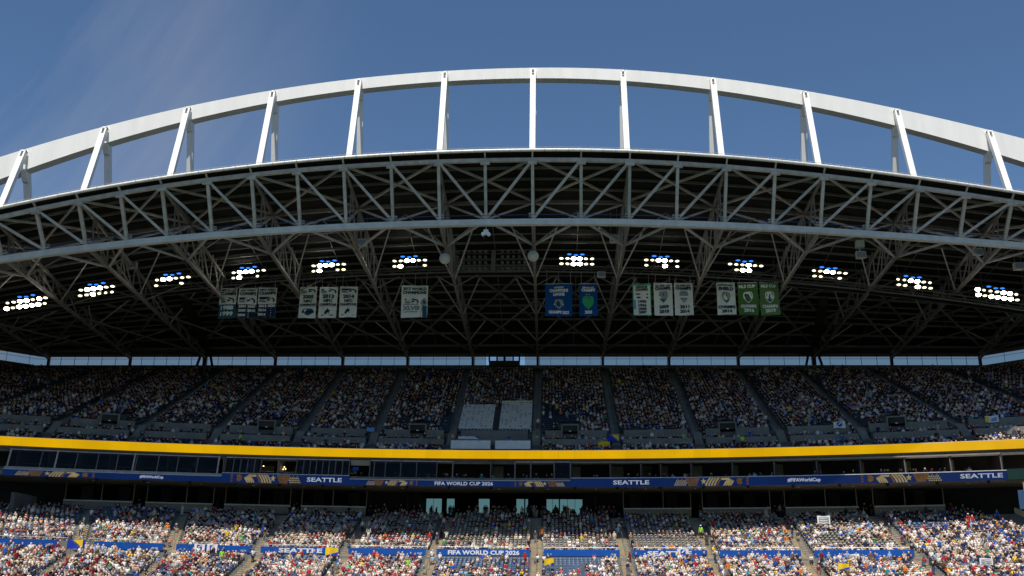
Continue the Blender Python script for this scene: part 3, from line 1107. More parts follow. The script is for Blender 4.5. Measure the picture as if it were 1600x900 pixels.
for xk in KX:
    MB().bar(top_pt(xk, 0), top_pt(xk, 1), .26, .28).build('truss_top_chord', 'beam', roof)
    bc = MB().bar(bot_pt(xk, 0), bot_pt(xk, 1), .32, .32).build('truss_bottom_chord', 'beam', roof)
    ss = [.04, .085, .13, .175, .22, .265, .31, .355, .40, .45, .50, .56, .62, .68, .74, .81, .88]
    for j in range(len(ss) - 1):
        a = bot_pt(xk, ss[j]) if j % 2 == 0 else top_pt(xk, ss[j])
        b = top_pt(xk, ss[j + 1]) if j % 2 == 0 else bot_pt(xk, ss[j + 1])
        MB().bar(a, b, .13, .13).build('web_strut', 'beam', bc)
    for s_ in (.10, .26, .38):
        MB().bar(bot_pt(xk, s_), top_pt(xk, s_), .12, .12).build('web_strut', 'beam', bc)
# purlins
for s in (.046, .092, .139, .30, .385, .47, .555, .64, .72, .80, .88, .955):
    pts = [deck_pt(x, s, .22) for x in frange(-84, 76, 5)]
    m = MB()
    for i in range(len(pts) - 1):
        m.bar(pts[i], pts[i + 1], .20, .26)
    m.build('purlin', 'purlin', roof)
pts = [Vector((x, RB(x) - .2, Z_BACK - .25)) for x in [-90, -84, -79, -74.5] + frange(-70, 60, 5) + [62, 67, 72, 78]]
m = MB()
for i in range(len(pts) - 1):
    m.bar(pts[i], pts[i + 1], .4, .42)
m.build('eaves_beam', 'soffit', roof)
# plan bracing, knee braces and sag rods
for i in range(len(KX) - 1):
    a, b = KX[i], KX[i + 1]
    mid = (a + b) / 2
    for (s0_, s1_) in ((.0, .092), (.185, .092)):
        for xk in (a, b):
            MB().bar(deck_pt(xk, s0_, .45), deck_pt(mid, s1_, .45), .22, .22).build('roof_brace', 'truss', roof)
    MB().bar(bot_pt(a, .50), bot_pt(b, .93), .2, .2).build('roof_brace', 'purlin', roof)
    MB().bar(bot_pt(b, .50), bot_pt(a, .93), .2, .2).build('roof_brace', 'purlin', roof)
    for s_ in (.14, .40):
        MB().bar(bot_pt(a, s_), top_pt(mid, s_ + .09), .15, .15).build('knee_brace', 'beam', roof)
        MB().bar(bot_pt(b, s_), top_pt(mid, s_ + .09), .15, .15).build('knee_brace', 'beam', roof)
    MB().bar(top_pt(a, .47), top_pt(b, .80), .24, .24).build('roof_brace', 'purlin', roof)
    MB().bar(top_pt(b, .47), top_pt(a, .80), .24, .24).build('roof_brace', 'purlin', roof)
    mb_ = Vector((mid, roofY(mid) + 2.9, z_bot(mid) - .1))
    MB().bar(mb_, bot_pt(a, .14), .2, .2).build('knee_brace', 'truss', roof)
    MB().bar(mb_, bot_pt(b, .14), .2, .2).build('knee_brace', 'truss', roof)
    for t_ in (.34, .42, .51, .60, .68, .76):
        MB().bar(deck_pt(a, t_, .3), deck_pt(b, t_, .3), .11, .15).build('secondary_purlin', 'purlin', roof)
    for s_, t_ in ((.36, .30), (.62, .555), (.84, .80)):
        MB().bar(bot_pt(a, s_), deck_pt(a + 2.7, t_, .3), .13, .13).build('knee_brace', 'truss', roof)
        MB().bar(bot_pt(b, s_), deck_pt(b - 2.7, t_, .3), .13, .13).build('knee_brace', 'truss', roof)
    m = MB()
    for s_ in frange(.30, .95, .085):
        if s_ < .94:
            m.bar(deck_pt(mid, s_, .25), deck_pt(mid, s_ + .085, .25), .08, .08)
    m.build('sag_rod', 'purlin', roof)
# catwalk


def cat_z(x):
    return 41.55 - .00138 * (x + 4) ** 2


cx = frange(-80, 72, 2.46)
for dy, dz, r_ in ((0, .55, .07), (0, -.2, .1), (1.3, -.2, .1), (1.3, .55, .07), (0, .15, .035)):
    m = MB()
    for i in range(len(cx) - 1):
        m.bar((cx[i], 118.5 + dy, cat_z(cx[i]) + dz), (cx[i + 1], 118.5 + dy, cat_z(cx[i + 1]) + dz), r_ * 1.6)
    m.build('catwalk_rail', 'purlin', roof)
m = MB()
for i in range(len(cx) - 1):
    a, b = cx[i], cx[i + 1]
    m.bar((a, 119.15, cat_z(a) - .22), (b, 119.15, cat_z(b) - .22), 1.2, .05)
m.build('catwalk_floor', 'deck', roof)
for i in range(len(cx)):
    a = cx[i]
    m = MB()
    m.bar((a, 118.5, cat_z(a) - .2), (a, 118.5, cat_z(a) + .6), .06)
    m.bar((a, 119.8, cat_z(a) - .2), (a, 119.8, cat_z(a) + .6), .06)
    if i % 2 == 0:
        m.bar((a, 119.15, cat_z(a) + .5), (a, 119.15, deck_z(a, 119.15) - .1), .06)
    m.build('catwalk_hanger', 'purlin', roof)
# dark duct boxes under the big pylons
for x in (-44.6, 34.0):
    MB().bar((x + 0, 121, 38.2), (x + (-3 if x < 0 else 3), 138, 36.9), 1.0, .9).build('service_duct', 'deck', roof)

# ------------------------------------------------------------------ roof arch
arch = thing('roof_arch', 'huge white steel box arch standing above the roof on slanted legs', 'arch', (-3, 104, 48))


def a_top(x):
    return poly((5.2593e-08, 1.34347e-05, -0.00331065, -0.00351947, 60.9976), x)


def a_bot(x):
    return poly((1.35908e-09, 1.36652e-05, -0.00363826, -0.00905769, 59.6646), x)


def archY(x):
    return roofY(x) + 6


AX = [-70.8, -63.3, -55.59, -47.73, -39.25, -30.18, -20.72, -11.06, -1.09, 9.04, 19.12, 29.48, 39.78, 50.29, 60.8, 71.3]
for i in range(len(AX) - 1):
    xs = frange(AX[i], AX[i + 1], 1.7)
    m = MB()
    m.sweep([[(x, archY(x), a_bot(x)), (x, archY(x) + 1.15, a_bot(x)), (x, archY(x) + 1.15, a_top(x)), (x, archY(x), a_top(x))] for x in xs], cap=False)
    m.build('arch_girder', 'white', arch)
    for t_ in (.33, .66):
        x = AX[i] + (AX[i + 1] - AX[i]) * t_
        MB().sweep([[(q, archY(q) - .012, a_bot(q) - .01), (q, archY(q) + .3, a_bot(q) - .01), (q, archY(q) + .3, a_bot(q) + .02), (q, archY(q) + .0, a_bot(q) + .02), (q, archY(q) + .0, a_top(q)), (q, archY(q) - .012, a_top(q))] for q in (x - .05, x + .05)]).build('splice_strip', 'white', arch)
for i, x in enumerate(AX):
    yb = roofY(x) + 2.4
    zb = deck_z(x, yb) + .1
    hy, hz_ = archY(x) - .32, a_top(x) - .42
    base, head = Vector((x, yb, zb)), Vector((x, hy, hz_))
    d = (head - base).normalized()
    L = (head - base).length
    m = MB()
    w = .62
    m.bar(base, base + d * (L - 1.0), w, .5, ref=(0, 1, 0))
    sd = Vector((1, 0, 0))
    for s_ in (-1, 1):
        m.bar(base + d * (L - 1.0) + sd * s_ * (w / 2 - .09), head + sd * s_ * (w / 2 - .09), .18, .5, ref=(0, 1, 0))
    m.bar(head - d * .18, head, w, .5, ref=(0, 1, 0))
    m.build('front_leg', 'white', arch)
    yr = roofY(x) + 9.6
    MB().bar((x, archY(x) + .95, a_bot(x) + .1), (x, yr, deck_z(x, yr) + .2), .66, .5, ref=(0, 1, 0)).build('rear_leg', 'white', arch)
    MB().sweep([[(x + q, archY(x) - .02, a_bot(x) + .05), (x + q, archY(x) + 1.13, a_bot(x) + .05), (x + q, archY(x) + 1.3, a_bot(x) - 1.0), (x + q, archY(x) + .75, a_bot(x) - .95)] for q in (-.29, .29)]).build('saddle_plate', 'white', arch)

# ------------------------------------------------------------------ floodlights
FL = [(-59.9, 35.5, 1), (-51.8, 36.95, 0), (-43.0, 38.1, 0), (-36.0, 40.84, 0), (-26.2, 41.63, 0), (-16.3, 42.16, 0), (3.98, 42.33, 0), (14.2, 42.04, 0), (24.2, 41.43, 0), (34.1, 40.51, 0), (43.9, 39.35, 0), (53.4, 37.98, 1)]
FLL = ['floodlight bank at the far left edge of the roof', 'second floodlight bank from the left edge of the roof', 'third floodlight bank from the left, beside the first big truss', 'floodlight bank hanging above the three narrow white and blue pennants', 'floodlight bank above the three white pennants dated 2005 to 2014', 'floodlight bank above the single wide white champions pennant', 'floodlight bank above the two blue pennants right of centre', 'floodlight bank above the teal edged and two white pennants', 'floodlight bank above the white and two green pennants', 'first floodlight bank right of the green pennants', 'second floodlight bank from the right edge of the roof', 'floodlight bank at the far right edge of the roof']


def lamp_mesh(lens, w=.46, h=.26, k=0):
    m = MB()
    m.box((0, .16, 0), (w + .06, .24, h + .06), 0)
    m.bar((-w / 2, .2, 0), (-w / 2, .2, .35), .04)
    n_ = 12
    m.add([(w / 2 * math.cos(2 * math.pi * q / n_), .03, h / 2 * math.sin(2 * math.pi * q / n_)) for q in range(n_)], [tuple(range(n_))], 1)
    return m.mesh('floodlamp', ['dark', lens])


LMW, LMB, LMBL = lamp_mesh('lampwarm', .50, .27), lamp_mesh('lampbright', .62, .42), lamp_mesh('lampblue', .56, .20)
for k, ((x, z, wide), lab) in enumerate(zip(FL, FLL)):
    t = thing('floodlight_bank', lab, 'floodlights', (x, 117.6 if k > 2 else 111.7, z), 'floodlight banks along the catwalk')
    ang = math.atan(-.0028 * (x + 4)) * .9
    cols = 7 if wide else 6
    sp = .74
    wv = (cols - 1) * sp / 2
    m = MB()
    for dz in (-.34, .34, .86):
        ww = wv + .3 if dz < 1 else 1.0
        m.tube([(-ww * math.cos(ang), .3, dz - ww * math.sin(ang)), (ww * math.cos(ang), .3, dz + ww * math.sin(ang))], .045, 6)
    m.tube([(-.8, .32, -.5), (-.8, .32, .95)], .05, 6)
    m.tube([(.8, .32, -.5), (.8, .32, .95)], .05, 6)
    fo = bpy.data.objects.new('frame', m.mesh('frame', 'purlin'))
    COL.objects.link(fo)
    fo.parent = t
    bright = RND.sample(range(cols), 2)
    for r_ in (0, 1):
        for c in range(cols):
            u = -wv + c * sp
            if r_ == 0 and not wide and RND.random() < .28:
                continue
            br = (wide and RND.random() < .5) or abs(c - (cols - 1) / 2 + (1 if k < 6 else -.5) * (.4)) < 1.15 and RND.random() < .8
            o = bpy.data.objects.new('floodlamp', LMB if br else LMW)
            COL.objects.link(o)
            o.parent = t
            o.location = (u * math.cos(ang), 0, (.34 if r_ else -.34) + u * math.sin(ang))
            o.rotation_euler = (math.radians(28 + RND.uniform(-8, 10)), 0, RND.uniform(-.5, .5) if not br else 0)
    for c in (-1, 0, 1):
        o = bpy.data.objects.new('blue_lamp', LMBL)
        COL.objects.link(o)
        o.parent = t
        o.location = (c * .78 * math.cos(ang) - .1, 0, .88 + c * .78 * math.sin(ang) - (.1 if c == 0 else 0))
        o.rotation_euler = (math.radians(25), 0, 0)

# ------------------------------------------------------------------ hanging pennants
BY = 118.3


def wave(x, z, seed, amp=.13):
    return BY + amp * math.sin(x * 1.7 + seed) * math.sin(z * .9 + seed * 2) + amp * .5 * math.sin(x * 4.1 + seed)


def flat(mb, pts, seed, d, mi=0):
    q = list(pts)
    ar = sum(q[i][0] * q[(i + 1) % len(q)][1] - q[(i + 1) % len(q)][0] * q[i][1] for i in range(len(q)))
    if ar < 0:
        q = q[::-1]
    mb.add([(x, wave(x, z, seed) - d, z) for x, z in q], [tuple(range(len(q)))], mi)


HAWK = [(0, .55), (.05, .92), (.55, 1.0), (.82, .92), (.97, .62), (1.0, .30), (.93, .02), (.86, .05), (.88, .32), (.70, .40), (.42, .28), (.40, .02), (.0, .0), (.02, .28), (.3, .42), (.28, .5)]
SHIELD = [(0, .80), (.12, .98), (.5, 1.0), (.88, .98), (1, .80), (1, .52), (.86, .28), (.5, 0), (.14, .28), (0, .52)]
PEN = [
    (-39.56, -37.42, 39.23, 35.49, 'cloth', [('AFC WEST', .06, .94, .90, .97, 'ink'), ('CHAMPS', .04, .96, .77, .88, 'ink')], 'hawk_g', ('teal', 0, .46), [('1988', .12, .88, .27, .42, 'txtwhite'), ('1999', .12, .88, .07, .22, 'txtwhite')], 'white over teal pennant reading 1988 and 1999, left-most of all the pennants'),
    (-37.18, -34.97, 39.22, 35.49, 'cloth', [('AFC WEST', .06, .94, .90, .97, 'ink'), ('CHAMPS', .04, .96, .77, .88, 'ink')], 'hawk', ('navy', 0, .46), [('2004', .05, .47, .35, .44, 'txtwhite'), ('2007', .55, .97, .35, .44, 'txtwhite'), ('2005', .05, .47, .21, .30, 'txtwhite'), ('2010', .55, .97, .21, .30, 'txtwhite'), ('2006', .05, .47, .06, .15, 'txtwhite')], 'white over navy pennant with five years from 2004 to 2010, second from left'),
    (-34.74, -32.53, 39.29, 35.57, 'cloth', [('NFC WEST', .06, .94, .90, .97, 'ink'), ('CHAMPS', .04, .96, .77, .88, 'ink')], 'hawk', ('navy', 0, .46), [('2013', .05, .47, .35, .44, 'txtwhite'), ('2020', .55, .97, .35, .44, 'txtwhite'), ('2014', .05, .47, .21, .30, 'txtwhite'), ('2016', .05, .47, .06, .15, 'txtwhite')], 'white over navy pennant with years 2013 to 2020, third from left'),
    (-29.70, -27.57, 39.36, 35.48, 'cloth', [('2005', .18, .82, .63, .76, 'ink'), ('NFC', .26, .74, .50, .60, 'ink'), ('CHAMPIONS', .03, .97, .39, .47, 'ink')], 'hawk_top', None, [], 'white pennant dated 2005 with a small blue shield at its foot'),
    (-27.26, -25.06, 39.35, 35.51, 'cloth', [('2013', .18, .82, .63, .76, 'ink'), ('NFC', .26, .74, .50, .60, 'ink'), ('CHAMPIONS', .03, .97, .39, .47, 'ink')], 'hawk_top2', None, [], 'white pennant dated 2013, middle of the three white ones left of centre'),
    (-24.75, -22.63, 39.39, 35.55, 'cloth', [('2014', .18, .82, .63, .76, 'ink'), ('NFC', .26, .74, .50, .60, 'ink'), ('CHAMPIONS', .03, .97, .39, .47, 'ink')], 'hawk_top2', None, [], 'white pennant dated 2014, right of the three white ones left of centre'),
    (-17.24, -14.04, 39.48, 35.53, 'cloth', [('2013 WORLD', .05, .95, .86, .96, 'ink'), ('CHAMPIONS', .05, .95, .74, .84, 'ink'), ('SUPER BOWL', .06, .66, .39, .43, 'inkgrey'), ('XLVIII', .05, .70, .23, .36, 'inkgrey'), ('CHAMPIONS', .10, .64, .16, .20, 'inkgrey')], 'trophy', None, [], 'single wide white pennant dated 2013 with a silver trophy drawn on it'),
    (.17, 3.42, 39.67, 35.66, 'bblue', [('CONCACAF', .32, .68, .87, .92, 'txtwhite'), ('CHAMPIONS', .15, .85, .75, .85, 'txtwhite'), ('LEAGUE', .29, .71, .63, .73, 'txtwhite'), ('CHAMPS 2022', .12, .88, .07, .17, 'txtwhite')], 'shield_c', None, [], 'wide blue pennant dated 2022 with a small grey crest'),
    (4.26, 6.42, 39.66, 35.65, 'bblue', [('LEAGUES CUP', .18, .82, .87, .92, 'txtwhite'), ('CHAMPS', .12, .88, .76, .86, 'txtwhite'), ('2025', .30, .70, .07, .17, 'txtwhite')], 'shield_g', None, [], 'narrow blue pennant dated 2025 with a large green crest'),
    (10.65, 12.88, 39.64, 35.71, 'cloth', [('LEAGUE', .18, .80, .87, .95, 'ink'), ('CHAMPS', .15, .83, .78, .86, 'ink'), ('1995', .30, .74, .40, .49, 'ink'), ('1996', .30, .74, .28, .37, 'ink'), ('2005', .30, .74, .17, .26, 'ink'), ('2007', .30, .74, .06, .15, 'ink')], 'teal_edge', None, [], 'white pennant with a teal edge listing 1995 to 2007'),
    (13.19, 15.41, 39.71, 35.71, 'cloth', [('U.S. OPEN CUP', .08, .88, .90, .96, 'ink'), ('CHAMPS', .06, .90, .79, .89, 'ink'), ('2009', .27, .78, .21, .32, 'ink'), ('2010', .27, .78, .07, .18, 'ink')], 'shield', None, [], 'white pennant with grey crest between the teal edged one and another white one'),
    (15.64, 17.86, 39.70, 35.74, 'cloth', [('U.S. OPEN CUP', .08, .88, .90, .96, 'ink'), ('CHAMPS', .06, .90, .79, .89, 'ink'), ('2011', .27, .78, .21, .32, 'ink'), ('2014', .27, .78, .07, .18, 'ink')], 'shield', None, [], 'white pennant with grey crest, third of the trio under its floodlight, dated 2011'),
    (20.69, 22.90, 39.76, 35.81, 'cloth', [('SUPPORTERS', .06, .90, .90, .95, 'navy'), ('SHIELD', .10, .92, .76, .87, 'navy'), ('CHAMPS', .04, .96, .19, .29, 'navy'), ('2014', .24, .78, .06, .16, 'navy')], 'shield_o', None, [], 'white pennant with a crest dated only 2014 beside the green ones'),
    (23.21, 25.57, 39.75, 35.77, 'bgreen', [('MLS CUP', .07, .88, .84, .94, 'txtwhite'), ('CHAMPS', .10, .90, .22, .32, 'txtwhite'), ('2016', .25, .78, .08, .20, 'txtwhite')], 'shield_w', None, [], 'green pennant dated 2016'),
    (25.80, 28.08, 39.75, 35.76, 'bgreen2', [('MLS CUP', .07, .88, .84, .94, 'txtwhite'), ('CHAMPS', .10, .90, .22, .32, 'txtwhite'), ('2019', .25, .78, .08, .20, 'txtwhite')], 'shield_w', None, [], 'paler green pennant dated 2019, right-most of all the pennants'),
]
for bi, (x0, x1, z1, z0, basec, txt, emb, field, txt2, lab) in enumerate(PEN):
    seed = bi * 1.37
    w, h = x1 - x0, z1 - z0
    nx, nz_ = 8, 8
    m = MB()
    vs = []
    for j in range(nz_ + 1):
        for i in range(nx + 1):
            x, z = x0 + w * i / nx, z0 + h * j / nz_
            vs.append((x, wave(x, z, seed), z))
    nn = len(vs)
    vs += [(a, b + .03, c) for a, b, c in vs]
    fs = []
    for j in range(nz_):
        for i in range(nx):
            a = j * (nx + 1) + i
            fs.append((a, a + 1, a + nx + 2, a + nx + 1))
            fs.append((a + nn + nx + 1, a + nn + nx + 2, a + nn + 1, a + nn))
    m.add(vs, fs)
    root = thing('hanging_pennant', lab, 'pennant', ((x0 + x1) / 2, BY, z0), 'championship pennants hanging from the catwalk')
    m.build('cloth', basec, root)
    X = lambda u: x0 + w * u
    Z = lambda v: z0 + h * v

    def grid_patch(u0, u1, v0, v1, mt, d, nm):
        mb = MB()
        k = 6
        vs_, fs_ = [], []
        for j in range(k + 1):
            for i in range(k + 1):
                x, z = X(u0 + (u1 - u0) * i / k), Z(v0 + (v1 - v0) * j / k)
                vs_.append((x, wave(x, z, seed) - d, z))
        for j in range(k):
            for i in range(k):
                a = j * (k + 1) + i
                fs_.append((a, a + 1, a + k + 2, a + k + 1))
        mb.add(vs_, fs_)
        mb.build(nm, mt, root)
    if field:
        grid_patch(0, 1, field[1], field[2], field[0], .012, 'colour_field')
        if field[0] == 'navy':
            grid_patch(.495, .51, field[1], field[2], 'teal', .02, 'field_line')

    def plc(x, z, d):
        return (x, wave(x, z, seed) - .035 - d, z)
    for s_, a, b, c, e, col in txt + txt2:
        lettering(s_, root, X(a), X(b), Z(c), Z(e), plc, col, .055, th=.01)

    def em(poly, u0, u1, v0, v1, mt, d, nm='emblem'):
        mb = MB()
        flat(mb, [(X(u0 + (u1 - u0) * a), Z(v0 + (v1 - v0) * b)) for a, b in poly], seed, d)
        return mb.build(nm, mt, root)
    SQ = [(0, 0), (1, 0), (1, 1), (0, 1)]

    def hawk(u0, u1, v0, v1, tail='navy'):
        em([(0, .56), (0, .96), (.55, 1.0), (.84, .90), (.98, .60), (1.0, .25), (.94, .0), (.87, .02), (.90, .34), (.84, .58), (.68, .72), (.42, .66), (.28, .56)], u0, u1, v0, v1, 'navy', .03)
        em([(0, .04), (0, .40), (.30, .44), (.42, .22), (.40, .04)], u0, u1, v0, v1, tail if tail != 'navy' else 'inkgrey', .03)
        em([(.42, .54), (.66, .62), (.72, .44), (.56, .22), (.44, .14), (.54, .38)], u0, u1, v0, v1, 'navy', .03)
    if emb == 'hawk':
        hawk(.06, .93, .51, .70)
    elif emb == 'hawk_g':
        hawk(.10, .90, .51, .70, 'emgreen')
    elif emb in ('hawk_top', 'hawk_top2'):
        hawk(.08, .94, .81, .95)
        grid_patch(0, 1, .372, .382, 'inkgrey', .02, 'rule_line')
        if emb == 'hawk_top':
            em(SHIELD, .25, .83, .07, .31, 'teal', .03)
            em(SQ, .20, .88, .16, .24, 'navy', .035)
        else:
            em([(0, 0), (.15, .5), (.35, .7), (.5, 1), (.55, .7), (.8, .55), (.6, .3), (.75, 0), (.45, .3), (.3, .0)], .30, .75, .12, .33, 'navy', .03)
            em(SQ, .14, .84, .07, .11, 'inkgrey', .03)
    elif emb == 'trophy':
        hawk(.14, .66, .44, .60)
        em([(0, .0), (1, 0), (.8, .62), (.98, .72), (.7, 1), (.3, .95), (.0, .74), (.25, .6)], .73, 1.0, .0, .62, 'emgrey', .03)
        em([(0, .4), (.5, 1), (1, .7), (.9, .2), (.3, 0)], .72, .92, .40, .54, 'navy', .035)
        em(SQ, .82, .98, .0, .36, 'teal', .034)
    elif emb in ('shield', 'shield_o', 'shield_w', 'shield_c'):
        u0, u1, v0, v1 = {'shield': (.27, .74, .38, .76), 'shield_o': (.27, .74, .34, .72), 'shield_w': (.27, .74, .36, .72), 'shield_c': (.34, .66, .21, .52)}[emb]
        em(SHIELD, u0, u1, v0, v1, 'emgrey' if emb != 'shield_w' else 'txtwhite', .03)
        top_c = {'shield': 'emgrey', 'shield_o': 'emolive', 'shield_w': 'navy', 'shield_c': 'emolive'}[emb]
        em([(.08, .62), (.2, .92), (.8, .92), (.92, .62)], u0, u1, v0, v1, top_c, .034)
        em([(.12, .36), (.88, .36), (.5, .08)], u0, u1, v0, v1, 'teal' if emb != 'shield_c' else 'emolive', .034)
        em(SQ, u0 - .02, u1 + .02, v0 + (v1 - v0) * .42, v0 + (v1 - v0) * .58, 'cloth' if emb != 'shield_w' else 'emgrey', .038)
        em([(.42, .62), (.5, .85), (.58, .62)], u0, u1, v0, v1, 'navy', .042)
    elif emb == 'shield_g':
        em(SHIELD, .18, .80, .20, .62, 'emgreen', .03)
        em([(.45, .15), (.55, .15), (.55, .75), (.75, .85), (.5, .95), (.25, .85), (.45, .75)], .18, .80, .20, .62, 'teal', .034)
        em(STAR, .40, .45, .67, .69, 'txtwhite', .03)
        em(STAR, .55, .60, .67, .69, 'txtwhite', .03)
    elif emb == 'teal_edge':
        for q in ((0, .05, 0, 1), (.95, 1, 0, 1), (.05, .95, .96, 1), (.05, .95, 0, .025)):
            grid_patch(q[0], q[1], q[2], q[3], 'emgreen', .012, 'edge_band')
        grid_patch(.05, .17, .2, .5, 'flagsky', .014, 'side_band')
        em(SQ, .18, .84, .66, .70, 'ink', .03)
        em(SQ, .22, .84, .55, .60, 'teal', .03)
    for u in ((.12, .88) if w < 3 else (.06, .5, .94)):
        x = X(u)
        MB().tube([(x, wave(x, z1, seed) + .01, z1 - .02), (x, 118.45, cat_z(x) - .25)], .018, 4).build('hanging_cable', 'alu', root)
    MB().bar((x0 - .03, wave(x0, z1, seed) + .015, z1 + .03), (x1 + .03, wave(x1, z1, seed) + .015, z1 + .03), .06).build('top_batten', 'alu', root)

# ------------------------------------------------------------------ things hanging under the roof
SPK = [(-48.0, 112, 40.2, 'grey double speaker box hanging at left above the floodlights'), (-20.4, 108.5, 41.6, 'grey speaker box under the bottom chord left of centre'), (7.95, 108.5, 41.9, 'pale speaker box under the bottom chord right of centre'), (35.5, 110, 40.4, 'grey double speaker box hanging at right between floodlights'), (48.4, 110, 40.7, 'grey speaker box by the truss near the right edge'), (52.7, 110, 39.0, 'tilted grey speaker box at the far right edge')]
for i, (x, y, z, lab) in enumerate(SPK):
    t = thing('hanging_speaker', lab, 'speaker', (x, y, z - .6), 'speakers hung under the roof')
    big = i in (0, 3)
    m = MB()
    m.sweep([[(x - .55, y - .45, z - .5), (x + .55, y - .45, z - .5), (x + .55, y - .35, z + .35), (x - .55, y - .35, z + .35)], [(x - .42, y + .45, z - .35), (x + .42, y + .45, z - .35), (x + .42, y + .45, z + .4), (x - .42, y + .45, z + .4)]])
    m.build('cabinet', 'speaker', t)
    m = MB()
    m.box((x, y - .43, z - .08), (.9, .06, .6))
    m.build('grille', 'inkgrey', t)
    if big:
        MB().box((x + .05, y, z + 1.25), (.85, .7, .8)).build('upper_cabinet', 'speaker', t)
    m = MB()
    for dx in (-.35, .35):
        m.tube([(x + dx, y, z + .3), (x + dx, y, deck_z(x, y) - .2)], .03, 5)
    m.build('hanger', 'purlin', t)
for x, y, z, lab in [(-10.75, 106, 38.83, 'round white sphere left of the dark speaker array'), (-1.08, 106, 39.08, 'round white sphere right of the dark speaker array on the centre truss')]:
    t = thing('white_sphere', lab, 'antenna dome', (x, y, z - .65), 'white spheres by the centre of the roof')
    m = MB()
    pts = [(x, y, z - .62 * math.cos(k * math.pi / 10)) for k in range(11)]
    m.tube(pts, [max(.01, .62 * math.sin(k * math.pi / 10)) for k in range(11)], 16)
    o = m.build('sphere_shell', 'speaker', t)
    for p in o.data.polygons:
        p.use_smooth = True
    m = MB()
    m.tube([(x, y, z + .6), (x, y, z + 1.0)], .12, 8)
    m.tube([(x, y, z + .9), (x, y, deck_z(x, y) - .2)], .04, 6)
    m.build('hanger', 'purlin', t)
t = thing('pan_camera', 'small white camera cluster under the bottom chord above the speaker array', 'camera', (-5.96, 101.2, 39.4))
m = MB()
for dx, dz in ((-.28, 0), (.28, 0), (0, .15)):
    m.tube([(-5.96 + dx, 100.9, 39.85 + dz), (-5.96 + dx, 101.4, 39.9 + dz)], .2, 8)
m.box((-5.96, 101.2, 40.2), (.5, .4, .3))
m.build('camera_body', 'vinylwhite', t)
MB().tube([(-5.96, 101.2, 40.3), (-5.96, 101.2, 41.0)], .05, 6).build('mount', 'truss', t)
MB().tube([(-6.1, 101.1, 39.7), (-6.1, 101.1, 39.3)], .09, 6).build('lens', 'dark', t)
t = thing('speaker_array', 'wide dark array of small boxes in rows between the two white spheres', 'speaker array', (-6, 116, 40.6))
for r_ in range(4):
    z = 43.1 - r_ * .72
    MB().bar((-10.6, 116.2, z - .22), (-1.5, 116.2, z - .22), .08).build('rack_bar', 'purlin', t)
    for c in range(14):
        if c in (6, 7):
            continue
        MB().box((-10.3 + c * .67, 116, z), (.34, .4, .26)).build('array_box', 'purlin', t)
MB().box((-6.0, 116, 41.9), (.5, .5, 2.6)).build('array_mast', 'purlin', t)
for dx in (-10.6, -1.5):
    MB().bar((dx, 116.2, 40.6), (dx, 116.2, 43.6), .1).build('rack_post', 'purlin', t)
for k in range(6):
    MB().bar((-9.6 + k * 1.4, 116, 40.62), (-9.6 + k * 1.4, 116, 40.95), .1).build('rack_foot', 'purlin', t)
t = thing('junction_box', 'plain grey box fixed to the catwalk right of the blue pennants', 'box', (6.9, 117.6, 40.3))
MB().box((6.92, 117.7, 40.65), (1.0, .4, .7)).build('case', 'speaker', t)
MB().box((6.92, 117.49, 40.65), (.8, .03, .5)).build('door', 'inkgrey', t)
MB().bar((6.92, 117.7, 41.0), (6.92, 118.4, 41.4), .07).build('bracket', 'purlin', t)
# ------------------------------------------------------------------ white seat covers in the upper deck
def up_floor(x, Y):
    f, b = FR(x) + 5.6, BK(x)
    i = (Y - f) / (b - f) * UROWS
    return 22.3 + .356 * math.floor(i)


for x0, x1, nrow, lab in [(-10.5, -6.35, 12, 'left of two stepped white seat covers over the upper deck rows'), (-5.55, -1.6, 14, 'right of two stepped white seat covers over the upper deck rows, slightly taller')]:
    t = thing('seat_cover', lab, 'seat cover', ((x0 + x1) / 2, up_row(x0, 0)[0], 22.3), 'white seat covers in the upper deck')
    tags = MB()
    for i in range(1, nrow + 1):
        (y0, z0) = up_row((x0 + x1) / 2, i)
        m = MB()
        xs = frange(x0, x1, .5)
        fr_ = []
        for x in xs:
            s = .02 * math.sin(x * 5 + i) + RND.uniform(-.015, .015)
            fr_.append([(x, y0 + .12, z0 + .50 + s), (x, y0 + .50, z0 + .80 + s), (x, y0 + .55, z0 + .77 + s), (x, y0 + .18, z0 + .46 + s)])
        m.sweep(fr_)
        if i == 1:
            m.sweep([[(x, y0 + .10, z0 + .05), (x, y0 + .12, z0 + .42), (x, y0 + .16, z0 + .42), (x, y0 + .14, z0 + .05)] for x in xs])
        m.build('cover_strip', 'cover', t)
        for k in range(7):
            x = x0 + .3 + k * (x1 - x0 - .5) / 6 + RND.uniform(-.1, .1)
            if RND.random() < .75:
                tags.box((x, y0 + .53, z0 + .81), (RND.uniform(.12, .3), .12, .1), RND.choice((0, 0, 1)))
    o = tags.build('tie_tag', ['navy', 'flagyellow'], t)
    o['kind'] = 'stuff'
for x0, x1, lab in [(-10.95, -6.3, 'left low white cover on the front rows just above the yellow fascia'), (-5.75, -1.6, 'right low white cover on the front rows just above the yellow fascia')]:
    m = MB()
    m.sweep([[(x, FR(x) + 1.9, 20.0), (x, FR(x) + 2.0, 20.02), (x, FR(x) + 2.5, 21.05 + .02 * math.sin(x * 6)), (x, FR(x) + 2.4, 21.06 + .02 * math.sin(x * 6))] for x in frange(x0, x1, .5)])
    tag(m.build('seat_cover', 'cover', origin=((x0 + x1) / 2, 120, 20)), lab, 'seat cover', 'white seat covers in the upper deck')
m = MB()
m.sweep([[(x, FR(x) + 4.0, 21.2), (x, FR(x) + 4.05, 21.2), (x, FR(x) + 4.6, 21.85 + .03 * math.sin(x * 7)), (x, FR(x) + 4.5, 21.86 + .03 * math.sin(x * 7))] for x in frange(-10.3, -7.9, .4)])
